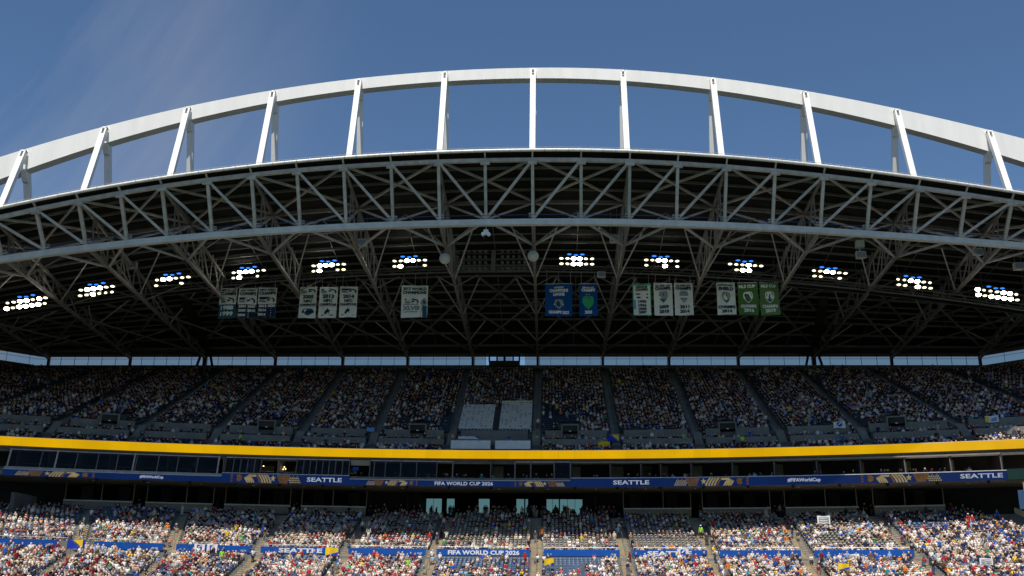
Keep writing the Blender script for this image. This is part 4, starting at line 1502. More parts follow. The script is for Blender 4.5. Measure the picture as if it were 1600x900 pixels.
tag(m.build('seat_cover', 'cover', origin=(-9.1, 122, 21.2)), 'smallest white cover, short strip behind the left low cover in the upper deck', 'seat cover', 'white seat covers in the upper deck')


# ------------------------------------------------------------------ flags and hand signs
def flag(name, label, x, y, z, w, h, kind, rz=0.0, cat='flag', lean=0.0):
    t = thing(name, label, cat, (x, y, z), 'flags and signs among the spectators')

    def pt(u, v, d=0.0):
        a = (u - .5) * w
        dy = .05 * math.sin(u * 7 + x) * (1 - v) + lean * (v - .5) * h - d
        return (x + a * math.cos(rz) - dy * math.sin(rz) * 0, y + a * math.sin(rz) + dy, z + v * h - .03 * math.sin(u * 6 + x))

    def patch(poly, mt, d, nm, n_=1):
        mb = MB()
        mb.add([pt(u, v, d) for u, v in poly] + [pt(u, v, d - .012) for u, v in poly],
               [tuple(range(len(poly)))] + [tuple(range(2 * len(poly) - 1, len(poly) - 1, -1))] + [(k, k + len(poly), (k + 1) % len(poly) + len(poly), (k + 1) % len(poly)) for k in range(len(poly))])
        mb.build(nm, mt, t)
    base = {'bih': 'flagblue', 'crest': 'vinylwhite', 'sign': 'vinylwhite', 'wby': 'vinylwhite', 'blue': 'flagblue', 'yb': 'flagyellow', 'sky': 'flagsky'}[kind]
    k = 8
    mb = MB()
    vs = [pt(i / k, j / 4) for j in range(5) for i in range(k + 1)]
    nn = len(vs)
    vs += [(a, b + .012, c) for a, b, c in vs]
    fs = []
    for j in range(4):
        for i in range(k):
            a = j * (k + 1) + i
            fs += [(a, a + 1, a + k + 2, a + k + 1), (a + nn + k + 1, a + nn + k + 2, a + nn + 1, a + nn)]
    mb.add(vs, fs)
    mb.build('cloth', base, t)
    if kind == 'bih':
        patch([(.30, .98), (.88, .06), (.88, .98)], 'flagyellow', .07, 'yellow_triangle')
        for q in range(7):
            u, v = .22 + q * .085, .95 - q * .135
            patch([(u + .022 * a, v + .035 * b) for a, b in STAR], 'vinylwhite', .08, 'star')
    elif kind == 'crest':
        patch([(.5 + .26 * (a - .5) * 2 * .9, .12 + .76 * b) for a, b in SHIELD], 'flagblue', .07, 'crest')
        patch([(.36, .55), (.62, .86), (.66, .74), (.42, .42)], 'vinylwhite', .08, 'crest_band')
    elif kind == 'wby':
        patch([(.02, .1), (.25, .1), (.25, .9), (.02, .9)], 'flagyellow', .07, 'yellow_band')
        patch([(.45, .2), (.85, .2), (.85, .8), (.45, .6)], 'flagsky', .07, 'blue_patch')
    elif kind == 'yb':
        patch([(.0, .0), (1, .0), (1, .45)], 'flagblue', .07, 'blue_half')
    elif kind == 'sign':
        for v in (.2, .45, .7):
            patch([(.1, v), (.9, v), (.9, v + .1), (.1, v + .1)], 'inkgrey', .07, 'sign_line')
    return t


def ly(x):
    return HB(x) - .14


flag('draped_flag', 'blue flag with yellow triangle draped on the cross aisle at far left', -44.2, ly(-44.2), 7.42, 1.5, .82, 'bih', .33)
flag('draped_flag', 'white flag with blue crest, left one of a pair on the blue banner', -34.3, ly(-34.3) - .02, 7.42, 1.0, .8, 'crest', .3)
flag('draped_flag', 'white flag with blue crest, right one of a pair on the blue banner', -33.2, ly(-33.2) - .02, 7.42, 1.0, .8, 'crest', .3)
flag('draped_flag', 'white flag with blue crest over white lettering right of the centre', 14.3, ly(14.3) - .02, 7.45, 1.15, .85, 'crest', -.1)
flag('draped_flag', 'orange yellow and blue flag held up at the end of the lettered banner', -21.9, ly(-21.9) - .05, 7.35, 1.3, .8, 'yb', .2)
flag('draped_flag', 'white cloth hung low on the right-most blue banner', 30.5, ly(30.5) - .04, 7.15, 1.7, .6, 'sign', -.2)
flag('draped_flag', 'blue flag with yellow triangle on the upper deck wall right of the covers', 8.2, FR(8.2) + 2.85, 21.0, 1.5, .78, 'bih', -.08)
flag('draped_flag', 'yellow and blue flag hung lower beside another flag on the upper deck aisle', 7.0, FR(7.0) + 2.4, 20.1, 1.3, .8, 'yb', -.08)
flag('draped_flag', 'white flag with light blue crest on the upper wall at right', 33.9, FR(33.9) + 5.05, 22.3, 1.3, .72, 'crest', -.24)
flag('draped_flag', 'white flag with yellow and blue on the upper wall at far right', 49.2, FR(49.2) + 5.0, 22.2, 1.35, .72, 'wby', -.33)
flag('draped_flag', 'small pale blue banner on the upper wall left of the covers', -20.9, FR(-20.9) + 5.05, 22.35, .9, .5, 'sky', .12)
yz = low_up(29.8, 9)
flag('hand_sign', 'large white sign with grey lines held up high in the shaded rows at right', 29.8, yz[0], yz[1] + 1.3, 1.3, .85, 'sign', -.2, 'sign')
yz = low_dn(40.8, 6)
flag('hand_sign', 'white sign with grey lines held in the lower right corner rows', 40.8, yz[0], yz[1] + 1.15, 1.1, .6, 'sign', -.3, 'sign')
yz = low_dn(.6, 6)
flag('waved_flag', 'yellow and blue flag waved at the foot of the centre aisle', .6, yz[0], yz[1] + 1.0, 1.0, .7, 'yb', .3)
yz = low_dn(28.6, 7)
flag('waved_flag', 'blue and yellow flag worn at the bottom edge on the right', 28.6, yz[0], yz[1] + .9, 1.0, .6, 'yb', -.2)

# ------------------------------------------------------------------ people: posed bodies
GROUPS = ['skin', 'shirt', 'trousers', 'hair', 'shoes']


def skeleton(pose):
    """joints (x, y, z, radius) and bones (a, b, group); the person faces -Y, origin on the floor"""
    J, B = {}, []

    def j(n_, x, y, z, r):
        J[n_] = (x, y, z, r)

    def b(a, c, g):
        B.append((a, c, g))
    seated = pose.startswith('sit')
    if seated:
        ln = {'sit': 0, 'sit_lean': -.16, 'sit_up': .02, 'sit_shade': 0, 'sit_clap': -.05}[pose]
        hip, ch = .52, 1.0
        j('pelvis', 0, .08, hip, .15)
        j('waist', 0, .10 + ln * .3, .70, .135)
        j('chest', 0, .09 + ln * .8, .92, .16)
        j('neck', 0, .06 + ln, 1.06, .058)
    else:
        ln = 0
        j('pelvis', 0, 0, .95, .145)
        j('waist', 0, .01, 1.12, .13)
        j('chest', 0, .0, 1.34, .16)
        j('neck', 0, -.01, 1.49, .058)
    nx_, ny_, nz2, _ = J['neck']
    j('jaw', 0, ny_ - .045, nz2 + .075, .078)
    j('brow', 0, ny_ - .035, nz2 + .165, .098)
    j('crown', 0, ny_ - .015, nz2 + .235, .075)
    for a, c, g in (('pelvis', 'waist', 'shirt'), ('waist', 'chest', 'shirt'), ('chest', 'neck', 'skin'), ('neck', 'jaw', 'skin'), ('jaw', 'brow', 'skin'), ('brow', 'crown', 'hair')):
        b(a, c, g)
    cz, cy = J['chest'][2], J['chest'][1]
    for s, S_ in ((-1, 'l'), (1, 'r')):
        if seated:
            j('hip' + S_, .10 * s, .02, .52, .095)
            j('knee' + S_, .13 * s, -.38, .52, .068)
            j('ankle' + S_, .12 * s, -.36, .10, .045)
            j('toe' + S_, .13 * s, -.52, .045, .04)
        else:
            st = .06 * s
            j('hip' + S_, .10 * s, 0, .88, .10)
            j('knee' + S_, .11 * s, -.03 + st, .49, .068)
            j('ankle' + S_, .12 * s, .03 + st, .09, .045)
            j('toe' + S_, .13 * s, -.13 + st, .045, .04)
        b('pelvis', 'hip' + S_, 'trousers')
        b('hip' + S_, 'knee' + S_, 'trousers')
        b('knee' + S_, 'ankle' + S_, 'trousers')
        b('ankle' + S_, 'toe' + S_, 'shoes')
        j('shoulder' + S_, .19 * s, cy + .01, cz + .07, .072)
        p = pose
        if p in ('sit', 'stand'):
            e = (.25 * s, cy + .02, cz - .20)
            w = (.18 * s, cy - .22, cz - .34) if seated else (.26 * s, cy - .06, cz - .44)
        elif p == 'sit_lean':
            e = (.22 * s, cy - .14, cz - .20)
            w = (.09 * s, cy - .30, cz - .28)
        elif p in ('sit_up', 'stand_up'):
            e = (.30 * s, cy - .06, cz + .26)
            w = (.24 * s, cy - .08, cz + .52)
        elif p == 'sit_shade':
            e = (.28 * s, cy - .16, cz + .06) if s > 0 else (.25 * s, cy + .02, cz - .20)
            w = (.10 * s, cy - .20, cz + .30) if s > 0 else (.18 * s, cy - .22, cz - .34)
        else:
            e = (.24 * s, cy - .10, cz - .16)
            w = (.05 * s, cy - .30, cz + .02)
        j('elbow' + S_, *e, .048)
        j('wrist' + S_, *w, .034)
        d = Vector(w) - Vector(e)
        d.normalize()
        pm = Vector(w) + d * .08
        j('palm' + S_, pm.x, pm.y, pm.z, .036)
        b('chest', 'shoulder' + S_, 'shirt')
        b('shoulder' + S_, 'elbow' + S_, 'shirt')
        b('elbow' + S_, 'wrist' + S_, 'skin')
        b('wrist' + S_, 'palm' + S_, 'skin')
    return J, B


def add_fingers(J, B):
    for s, S_ in ((-1, 'l'), (1, 'r')):
        w, p = Vector(J['wrist' + S_][:3]), Vector(J['palm' + S_][:3])
        d = (p - w).normalized()
        side = d.cross(Vector((0, 1, .2))).normalized()
        curl = d.cross(side).normalized()
        for k, L in enumerate((.075, .085, .08, .062)):
            o = p + side * (.027 * (k - 1.5)) + d * .025
            a = o + d * (L * .55) + curl * .008
            c = a + d * (L * .4) + curl * .03
            J['f%d%sa' % (k, S_)] = (*o, .011)
            J['f%d%sb' % (k, S_)] = (*a, .0095)
            J['f%d%sc' % (k, S_)] = (*c, .008)
            B += [('palm' + S_, 'f%d%sa' % (k, S_), 'skin'), ('f%d%sa' % (k, S_), 'f%d%sb' % (k, S_), 'skin'), ('f%d%sb' % (k, S_), 'f%d%sc' % (k, S_), 'skin')]
        o = w + d * .04 + side * (-.04 * s)
        a = o + d * .04 + side * (-.025 * s)
        J['t%sa' % S_], J['t%sb' % S_] = (*o, .013), (*a, .010)
        B += [('wrist' + S_, 't%sa' % S_, 'skin'), ('t%sa' % S_, 't%sb' % S_, 'skin')]
    n_ = Vector(J['jaw'][:3])
    J['nose'] = (n_.x, n_.y - .085, n_.z + .045, .016)
    B.append(('jaw', 'nose', 'skin'))
    for s in (-1, 1):
        q = Vector(J['brow'][:3])
        J['ear%d' % s] = (.098 * s, q.y + .01, q.z - .03, .018)
        B.append(('brow', 'ear%d' % s, 'skin'))


def body_mesh(pose, detail):
    J, B = skeleton(pose)
    hb = [x for x in B]
    if detail:
        add_fingers(J, B)
    names_ = list(J)
    me = bpy.data.meshes.new('body_cage')
    me.from_pydata([J[n_][:3] for n_ in names_], [(names_.index(a), names_.index(c)) for a, c, g in B], [])
    o = bpy.data.objects.new('body_cage', me)
    COL.objects.link(o)
    md = o.modifiers.new('skin', 'SKIN')
    md.use_smooth_shade = True
    lay = me.skin_vertices[0] if len(me.skin_vertices) else None
    if lay is None:
        raise RuntimeError('no skin layer')
    for i, n_ in enumerate(names_):
        lay.data[i].radius = (J[n_][3], J[n_][3] * (1.0 if n_ not in ('chest', 'waist', 'pelvis') else .82))
        lay.data[i].use_root = (n_ == 'pelvis')
    if not detail:
        dc = o.modifiers.new('thin', 'DECIMATE')
        dc.ratio = 0.40
    if detail:
        sd = o.modifiers.new('sub', 'SUBSURF')
        sd.levels = 1
        sd.render_levels = 1
    bpy.context.view_layer.update()
    dg = bpy.context.evaluated_depsgraph_get()
    m = bpy.data.meshes.new_from_object(o.evaluated_get(dg))
    bpy.data.objects.remove(o)
    bpy.data.meshes.remove(me)
    m.name = 'person_' + pose
    # group of every face: the nearest bone
    segs = [(Vector(J[a][:3]), Vector(J[c][:3]), g, a, c) for a, c, g in B]

    def near(p):
        best, bg_ = 9, 'skin'
        for a, c, g, na, nc in segs:
            ab = c - a
            t = max(0, min(1, (p - a).dot(ab) / max(ab.length_squared, 1e-9)))
            d = (a + ab * t - p).length - (J[na][3] * (1 - t) + J[nc][3] * t)
            if d < best:
                best, bg_ = d, g
        return bg_
    brow = Vector(J['brow'][:3])
    gs = []
    for f in m.polygons:
        c = Vector(f.center)
        g = near(c)
        if g in ('skin', 'hair') and c.z > J['neck'][2] + .03:
            g = 'hair' if (c.z > brow.z + .045 or (c.y > brow.y + .03 and c.z > brow.z - .08)) else 'skin'
        elif g == 'skin' and abs(c.x) < .14 and c.z < J['neck'][2] - .02 and c.z > J['chest'][2] - .3 and (c - Vector(J['chest'][:3])).length < .2:
            g = 'shirt'
        gs.append(GROUPS.index(g))
    m.polygons.foreach_set('material_index', gs)
    return m, gs


POSES = ['sit', 'sit_lean', 'sit_up', 'sit_shade', 'sit_clap', 'stand', 'stand_up']
LOWB = {}
for p in POSES:
    m, gs = body_mesh(p, False)
    m.calc_loop_triangles()
    co = np.empty(len(m.vertices) * 3, np.float32)
    m.vertices.foreach_get('co', co)
    tri = np.empty(len(m.loop_triangles) * 3, np.int32)
    m.loop_triangles.foreach_get('vertices', tri)
    pi = np.empty(len(m.loop_triangles), np.int32)
    m.loop_triangles.foreach_get('polygon_index', pi)
    gsel = np.array(gs)[pi]
    tri = tri.reshape(-1, 3)
    if p.startswith('sit'):      # feet and shins under the seat in front are left out
        keep = (co.reshape(-1, 3)[tri][:, :, 2].max(1) > .40)
        tri, gsel = tri[keep], gsel[keep]
    used = np.unique(tri)
    remap = np.zeros(len(co) // 3, np.int32)
    remap[used] = np.arange(len(used))
    LOWB[p] = (co.reshape(-1, 3)[used], remap[tri], gsel)
    bpy.data.meshes.remove(m)

SKIN = [(.62, .40, .28), (.52, .32, .21), (.34, .20, .12), (.15, .08, .05), (.68, .46, .33)]
HAIR = [(.02, .015, .012), (.06, .035, .02), (.16, .09, .04), (.35, .25, .12), (.02, .02, .02)]
CAPS = [('white', (.74, .71, .66)), ('navy', (.02, .03, .08)), ('beige', (.54, .44, .31)), ('red', (.5, .03, .03)), ('black', (.02, .02, .02))]
SHIRT = {'white': (.74, .70, .64), 'cream': (.60, .50, .38), 'pale grey': (.45, .45, .46), 'black': (.02, .02, .023), 'navy': (.02, .03, .09), 'royal blue': (.02, .09, .42), 'light blue': (.25, .42, .62),
         'red': (.44, .025, .03), 'maroon': (.20, .015, .03), 'pink': (.60, .31, .28), 'orange': (.75, .19, .02), 'yellow': (.78, .55, .03), 'green': (.03, .26, .07), 'teal': (.03, .25, .27), 'brown': (.16, .09, .05), 'lime': (.32, .78, .05), 'purple': (.16, .05, .3), 'beige shirt': (.50, .40, .28), 'olive': (.14, .15, .06), 'charcoal': (.05, .05, .055)}
TROU = [('dark', (.03, .03, .035)), ('blue denim', (.05, .08, .17)), ('tan', (.35, .27, .17)), ('grey', (.16, .16, .17)), ('white', (.6, .6, .58))]
PAL = {
    'left': 'white white white white cream cream cream pale_grey pale_grey black black navy navy maroon maroon red pink brown brown olive light_blue black charcoal'.split(),
    'midl': 'white white white white cream cream red red red maroon maroon pink pale_grey black navy brown light_blue white'.split(),
    'midr': 'white white white cream pale_grey black navy navy royal_blue light_blue red brown black charcoal'.split(),
    'right': 'white white white white white cream cream pale_grey royal_blue royal_blue navy navy light_blue red black black brown charcoal navy'.split(),
    'upper': 'white pale_grey black black charcoal black black black black black black navy navy charcoal charcoal charcoal maroon royal_blue black black light_blue'.split(),  # mostly black clothes; the dimness of the shaded rows is put into colour
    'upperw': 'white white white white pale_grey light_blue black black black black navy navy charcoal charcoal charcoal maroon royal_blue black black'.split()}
PAL = {k: [w.replace('_', ' ') for w in v] for k, v in PAL.items()}


def lo_palette(x):
    return PAL['left'] if x < -30 else PAL['midl'] if x < -11 else PAL['midr'] if x < 8 else PAL['right']


def hsh(a, b, s=0):
    v = math.sin(a * 12.9898 + b * 78.233 + s * 37.719) * 43758.5453
    return v - math.floor(v)


def vnoise(x, y, s=0):
    x0, y0 = math.floor(x), math.floor(y)
    fx, fy = x - x0, y - y0
    a = hsh(x0, y0, s) * (1 - fx) + hsh(x0 + 1, y0, s) * fx
    b = hsh(x0, y0 + 1, s) * (1 - fx) + hsh(x0 + 1, y0 + 1, s) * fx
    return a * (1 - fy) + b * fy


# ------------------------------------------------------------------ every seat of the stand
SEAT_UP, SEAT_GREY, SEAT_BLUE = [], [], []      # (x, y, z, rz, taken)
PEOPLE_UP, PEOPLE_LOW, PEOPLE_DN = [], [], []


def clear_of(x, cuts, half):
    return all(abs(x - c) > half for c in cuts)


def rot_of(fn, x):
    return math.atan((fn(x + .5) - fn(x - .5)))


def taken(px_, x, r_, s):
    p = px_ + (vnoise(x * .35, r_ * .4, s) - .5) * .75 + (vnoise(x * .9, r_ * 1.3, s + 4) - .5) * .5
    return RND.random() < p


for i in range(UROWS):
    x = -84.0
    while x < 72:
        x += .43
        y, z = up_row(x, i)
        ah = .60 if -58 < x < 52 else .9
        if not clear_of(x, AIS_U, ah):
            continue
        if i == 0 and -10.7 < x < -1.4:
            SEAT_UP.append((x, y + .45, z, 0, False))
            continue
        if i < 5 and not clear_of(x, PORT, 1.15):
            continue
        if 1 <= i <= 15 and ((-10.7 < x < -6.15 and i <= 12) or (-5.75 < x < -1.4 and i <= 14)):
            continue
        if 1 <= i <= 13 and -6.15 <= x <= -5.75:
            continue
        occ = .80 if i < 23 else .70
        if -1 < x < 4 and i < 12:
            occ = .22
        if -13 < x < -11 and i < 12:
            occ = .2
        tk = taken(occ, x, i, 3)
        rz = rot_of(lambda q: up_row(q, i)[0], x)
        SEAT_UP.append((x, y + .33, z, rz, tk))
        if tk:
            PEOPLE_UP.append((x, y + .30, z, rz, i))
for d, z, oc in [(LOW3[0][0], 18.9, .85), (LOW3[1][0], 19.35, .82), (LOW3[2][0], 19.8, .8), (4.0, 20.75, .75)]:
    x = -84.0
    while x < 72:
        x += .43
        if not clear_of(x, AIS_U, .7) or -11.2 < x < -1.4:
            continue
        if d == 4.0:
            z = 20.95
        rz = rot_of(FR, x)
        tk = taken(oc, x, d, 5)
        SEAT_UP.append((x, FR(x) + d + .45, z, rz, tk))
        if tk:
            PEOPLE_UP.append((x, FR(x) + d + .38, z, rz, -1))


def occ_up(x, i):
    if x < -40:
        return .93
    if x < -30:
        return .88
    if x < -20.8:
        return .66 if i < 8 else .6
    if x < -11.8:
        return .62
    if x < -1.1:
        return .30 if i > 2 else .75
    if x < 8.4:
        return .16 if x < 3.5 and i < 8 else .52
    if x < 17.3:
        return .26 if i > 2 else .62
    if x < 26.9:
        return .72
    if x < 36.4:
        return .80 if not (29 < x < 33 and 3 < i < 8) else .12
    return .90


def occ_dn(x, j):
    if x < -40:
        return .90
    if x < -30:
        return .66
    if x < -20.8:
        return .62 if j < 4 else .85
    if x < -11.8:
        return .84
    if x < -1.1:
        return .26 if j < 6 else .55
    if x < 8.4:
        return .18 if x < 4 else .62
    if x < 36.4:
        return .96
    return .84


for i in range(NUP):
    x = -64.0
    while x < 60:
        x += .445
        y, z = low_up(x, i)
        if not clear_of(x, [ax_up(k, i) for k in range(10)], .76):
            continue
        if x > 47.5 + (12 - i) * .25:
            continue
        tk = taken(occ_up(x, i) if i < 11 else .64, x, i, 7)
        rz = rot_of(lambda q: low_up(q, i)[0], x)
        (SEAT_GREY if -41 < x < 36.4 else SEAT_BLUE).append((x, y + .33, z, rz, tk))
        if tk:
            PEOPLE_LOW.append((x, y + .29, z, rz, i))
for jx in range(0, 23):
    x = -64.0
    while x < 60:
        x += .43
        y, z = low_dn(x, jx)
        if not clear_of(x, AIS_L, .76):
            continue
        tk = taken(occ_dn(x, jx), x, jx, 9)
        rz = rot_of(HB, x)
        SEAT_BLUE.append((x, y + .33, z, rz, tk))
        if tk and jx < 20:
            PEOPLE_DN.append((x, y + .29, z, rz, jx))


for k in range(2):
    x = 37.2
    while x < 58:
        x += .5
        if RND.random() < .85:
            PEOPLE_LOW.append((x, HB(x) - .35 + .45 * k, 6.72 + .25 * k, rot_of(HB, x), 0))


def seat_base(style, post=True):
    """folding seat facing -Y, origin on the floor under it"""
    m = MB()
    w = .225
    if style == 'round':
        pr = [(-w, .46), (w, .46), (w, .80), (w * .55, .95), (-w * .55, .95), (-w, .80)]
    else:
        pr = [(-w, .48), (w, .48), (w, .80), (w * .88, .86), (-w * .88, .86), (-w, .80)]
    m.slab([(a, b) for a, b in pr], (0, .10, 0), (1, 0, 0), (0, .18, .98), (0, -1, .12), .07)
    m.sweep([[(-w + .02, -.24, .40), (w - .02, -.24, .40), (w - .02, -.24, .46), (-w + .02, -.24, .46)], [(-w + .02, .14, .40), (w - .02, .14, .40), (w - .02, .14, .47), (-w + .02, .14, .47)]])
    if style == 'square':
        m.slab([(-w * .95, -.03), (w * .95, -.03), (w * .85, .035), (-w * .85, .035)], (0, .02, .845), (1, 0, 0), (0, .25, .97), (0, -1, .15), .13)
    if style == 'round':
        m.slab([(-w * .80, -.055), (w * .80, -.055), (w * .5, .06), (-w * .5, .06)], (0, .0, .93), (1, 0, 0), (0, .25, .97), (0, -1, .2), .22)
    if post:
        m.box((0, .1, .2), (.07, .2, .4))
    m.v = [(a * .80, b * .80, c * .80) for a, b, c in m.v]
    return m


def tri_arrays(mb):
    vs = np.array(mb.v, np.float32)
    fs = []
    for f in mb.f:
        for k in range(1, len(f) - 1):
            fs.append((f[0], f[k], f[k + 1]))
    return vs, np.array(fs, np.int32)


def merged(name, pieces, material, colour=True, **kw):
    """pieces: list of (verts (n,3), tris (m,3), rgb per vertex or None) already in place -> one mesh object"""
    nv = sum(len(p[0]) for p in pieces)
    nt = sum(len(p[1]) for p in pieces)
    V = np.empty((nv, 3), np.float32)
    T = np.empty((nt, 3), np.int32)
    C_ = np.ones((nt * 3, 4), np.float32) if colour else None
    a = b = 0
    for p in pieces:
        V[a:a + len(p[0])] = p[0]
        T[b:b + len(p[1])] = p[1] + a
        if colour:
            C_[b * 3:(b + len(p[1])) * 3, :3] = np.repeat(p[2], 3, axis=0)
        a += len(p[0])
        b += len(p[1])
    me = bpy.data.meshes.new(name)
    me.vertices.add(nv)
    me.vertices.foreach_set('co', V.ravel())
    me.loops.add(nt * 3)
    me.loops.foreach_set('vertex_index', T.ravel())
    me.polygons.add(nt)
    me.polygons.foreach_set('loop_start', np.arange(0, nt * 3, 3, dtype=np.int32))
    me.polygons.foreach_set('loop_total', np.full(nt, 3, np.int32))
    if colour:
        at = me.color_attributes.new('Col', 'FLOAT_COLOR', 'CORNER')
        at.data.foreach_set('color', C_.ravel())
    me.update(calc_edges=True)
    me.materials.append(material)
    o = bpy.data.objects.new(name, me)
    COL.objects.link(o)
    for k, v in kw.items():
        o[k] = v
    return o


def place(vs, x, y, z, rz, s=1.0, sx_=1.0):
    c, n_ = math.cos(rz), math.sin(rz)
    out = np.empty_like(vs)
    X_, Y_ = vs[:, 0] * s * sx_, vs[:, 1] * s
    out[:, 0] = X_ * c - Y_ * n_ + x
    out[:, 1] = X_ * n_ + Y_ * c + y
    out[:, 2] = vs[:, 2] * s + z
    return out


BLOCKS = [(-99, -49.6, 'far left corner block'), (-49.6, -39.9, 'below the triangle flag'), (-39.9, -30.0, 'below the two crest flags'),
          (-30.0, -20.8, 'below the left lettered banner'), (-20.8, -11.8, 'left of the lime steward'), (-11.8, -1.1, 'below the long lettered banner'),
          (-1.1, 8.4, 'right of the centre aisle'), (8.4, 17.3, 'below the crest flag banner'), (17.3, 26.9, 'second block right of crest flag'), (26.9, 36.4, 'below the right-most banner'), (36.4, 99, 'far right block')]


def block(x):
    x = x * 1.0
    for a, b, n_ in BLOCKS:
        if a <= x < b:
            return n_


def dist(p):
    return (Vector(p[:3]) - cam.matrix_world.translation).length


def in_view(x, y, z):
    d = Vector((x, y, z)) - cam.matrix_world.translation
    dep = d.dot(fw)
    return abs(d.dot(rt2) / dep * 1600) < 806 and -452 < d.dot(up2) / dep * 1600 < 450


# seats: the 300 largest empty ones of each kind as single objects, the rest joined
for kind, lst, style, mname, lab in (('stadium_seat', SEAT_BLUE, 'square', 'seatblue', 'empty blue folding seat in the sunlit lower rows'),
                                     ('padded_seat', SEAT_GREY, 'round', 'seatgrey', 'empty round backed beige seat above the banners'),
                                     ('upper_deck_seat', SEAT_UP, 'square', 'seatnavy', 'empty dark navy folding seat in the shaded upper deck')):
    mb = seat_base(style)
    vs, ts = tri_arrays(seat_base(style, False))
    shared = mb.mesh(kind, mname)
    cand = [q for q in lst if not q[4] and in_view(q[0], q[1], q[2] + .9)]
    if kind == 'upper_deck_seat':
        cand = [q for q in cand if q[2] > 22.2]
    cand.sort(key=lambda q: dist(q))
    single = set(id(q) for q in cand[:300])
    rest = []
    for q in lst:
        if id(q) in single:
            o = bpy.data.objects.new(kind, shared)
            COL.objects.link(o)
            o.location = (q[0], q[1], q[2])
            o.rotation_euler = (0, 0, q[3])
            o['label'] = lab + ', ' + block(q[0]) if kind != 'upper_deck_seat' else 'empty dark navy upper deck seat by ' + ('the white covers' if -11 < q[0] < -1 else min((abs(q[0] - a), b) for a, b in zip(PORT, ('the left-most doorway', 'the second doorway from left', 'the doorway left of the white covers', 'the doorway right of the white covers', 'the second doorway from right', 'the right-most doorway')))[1])
            o['category'] = 'seat'
            o['group'] = lab.replace('empty', 'empty').replace(' seat ', ' seats ', 1)
        else:
            rest.append((place(vs, q[0], q[1], q[2], q[3]), ts, None))
    merged({'stadium_seat': 'blue_seat_rows', 'padded_seat': 'grey_seat_rows', 'upper_deck_seat': 'navy_seat_rows'}[kind], rest, MT[mname], False, kind='stuff', label=lab.replace('empty ', 'rows of ').replace('seat ', 'seats ', 1))

# ------------------------------------------------------------------ the crowd
crowd_mat = attr_mat('crowd_clothing')


def person_look(pal):
    sh = RND.choice(pal) if RND.random() < .95 else RND.choice(['yellow', 'orange', 'green', 'teal', 'red', 'royal blue'])
    cap = RND.random() < .36
    return dict(shirt=sh, skin=RND.choices(range(5), (5, 4, 2, 1.2, 4))[0], cap=RND.choices(CAPS, (4, 3, 4, 1, 3))[0] if cap else None, hair=RND.randrange(5), trou=RND.choices(TROU, (4, 4, 2, 2, 1))[0])


def lean(pal, x, r_):
    """friends dress alike: a patch of the stand leans to one or two colours"""
    k = vnoise(x * .22, r_ * .3, 21)
    if k > .62:
        return pal + ['white', 'cream', 'cream', 'beige shirt'] * 3
    if k < .36:
        return pal + ['black', 'navy', 'charcoal', 'brown'] * 3
    return pal


def pose_of():
    return RND.choices(POSES, (44, 18, 2.0, 8, 12, 9, 1.0))[0]


def piece(p, look, pose, rz, s):
    vs, ts, g = LOWB[pose]
    jit = 1 + RND.uniform(-.12, .12)
    tab = np.array([SKIN[look['skin']], SHIRT[look['shirt']], look['trou'][1], look['cap'][1] if look['cap'] else HAIR[look['hair']], (.03, .03, .03)], np.float32)
    tab[1] *= jit
    legs = tab[0] if RND.random() < .45 else tab[2]
    if pose.startswith('sit') and RND.random() < .5:
        tab[2] = legs * .5 + tab[2] * .5
    return (place(vs, p[0], p[1], p[2], rz, s, RND.uniform(.88, 1.06)), ts, tab[g])


PEOPLE_DN.sort(key=lambda q: dist(q))
front = [q for q in PEOPLE_DN if in_view(q[0], q[1], q[2] + 1.0)][:264]
fid = set(id(q) for q in front)
pl, pu = [], []
for q in PEOPLE_DN + PEOPLE_LOW:
    if id(q) in fid:
        continue
    dark_ = q[4] >= 11 and q[1] > 112  # rows in shade wear darker colours, so part of the shade is painted
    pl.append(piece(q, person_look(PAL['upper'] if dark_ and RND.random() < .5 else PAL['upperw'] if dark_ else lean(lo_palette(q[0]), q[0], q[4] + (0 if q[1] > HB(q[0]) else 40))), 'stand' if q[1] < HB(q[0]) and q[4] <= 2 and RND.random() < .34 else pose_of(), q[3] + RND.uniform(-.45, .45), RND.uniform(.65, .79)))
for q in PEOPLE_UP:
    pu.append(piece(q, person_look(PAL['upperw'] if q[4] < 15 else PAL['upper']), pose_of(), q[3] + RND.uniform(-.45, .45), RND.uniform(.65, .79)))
# people standing behind the far rows and in the centre bar, seen against the windows
for k in range(80):
    x = RND.uniform(-16, 6)
    pl.append(piece((x, RND.uniform(124, 136), 12.4), person_look(PAL['upper']), 'stand', RND.uniform(-3, 3), RND.uniform(.80, .90)))
for k in range(150):
    x = RND.uniform(-50, 45)
    pl.append(piece((x, CW(x) + RND.uniform(.8, 2.2), 12.4), person_look(PAL['upper']), 'stand', RND.uniform(-.5, .5), RND.uniform(.76, .84)))
for k in range(120):
    x = RND.uniform(-55, 47)
    pl.append(piece((x, FR(x) + RND.uniform(.3, 1.6), 15.9), person_look(PAL['upper']), 'sit', RND.uniform(-.5, .5), RND.uniform(.80, .88)))
for k in range(len(AIS_L)):
    for i in range(NUP):
        if RND.random() < .22:
            x_ = ax_up(k, i) + RND.uniform(-.35, .35)
            y_, z_ = low_up(x_, i)
            pl.append(piece((x_, y_ + .25, z_ + .05), person_look(PAL['upperw']), RND.choice(['stand', 'sit']), RND.uniform(-1, 1), RND.uniform(.72, .80)))
    for j in range(16):
        if RND.random() < .25:
            y_, z_ = low_dn(AIS_L[k], j)
            pl.append(piece((AIS_L[k] + RND.uniform(-.35, .35), y_ + .25, z_ + .05), person_look(PAL['upperw']), RND.choice(['stand', 'sit']), RND.uniform(-1, 1), RND.uniform(.72, .80)))
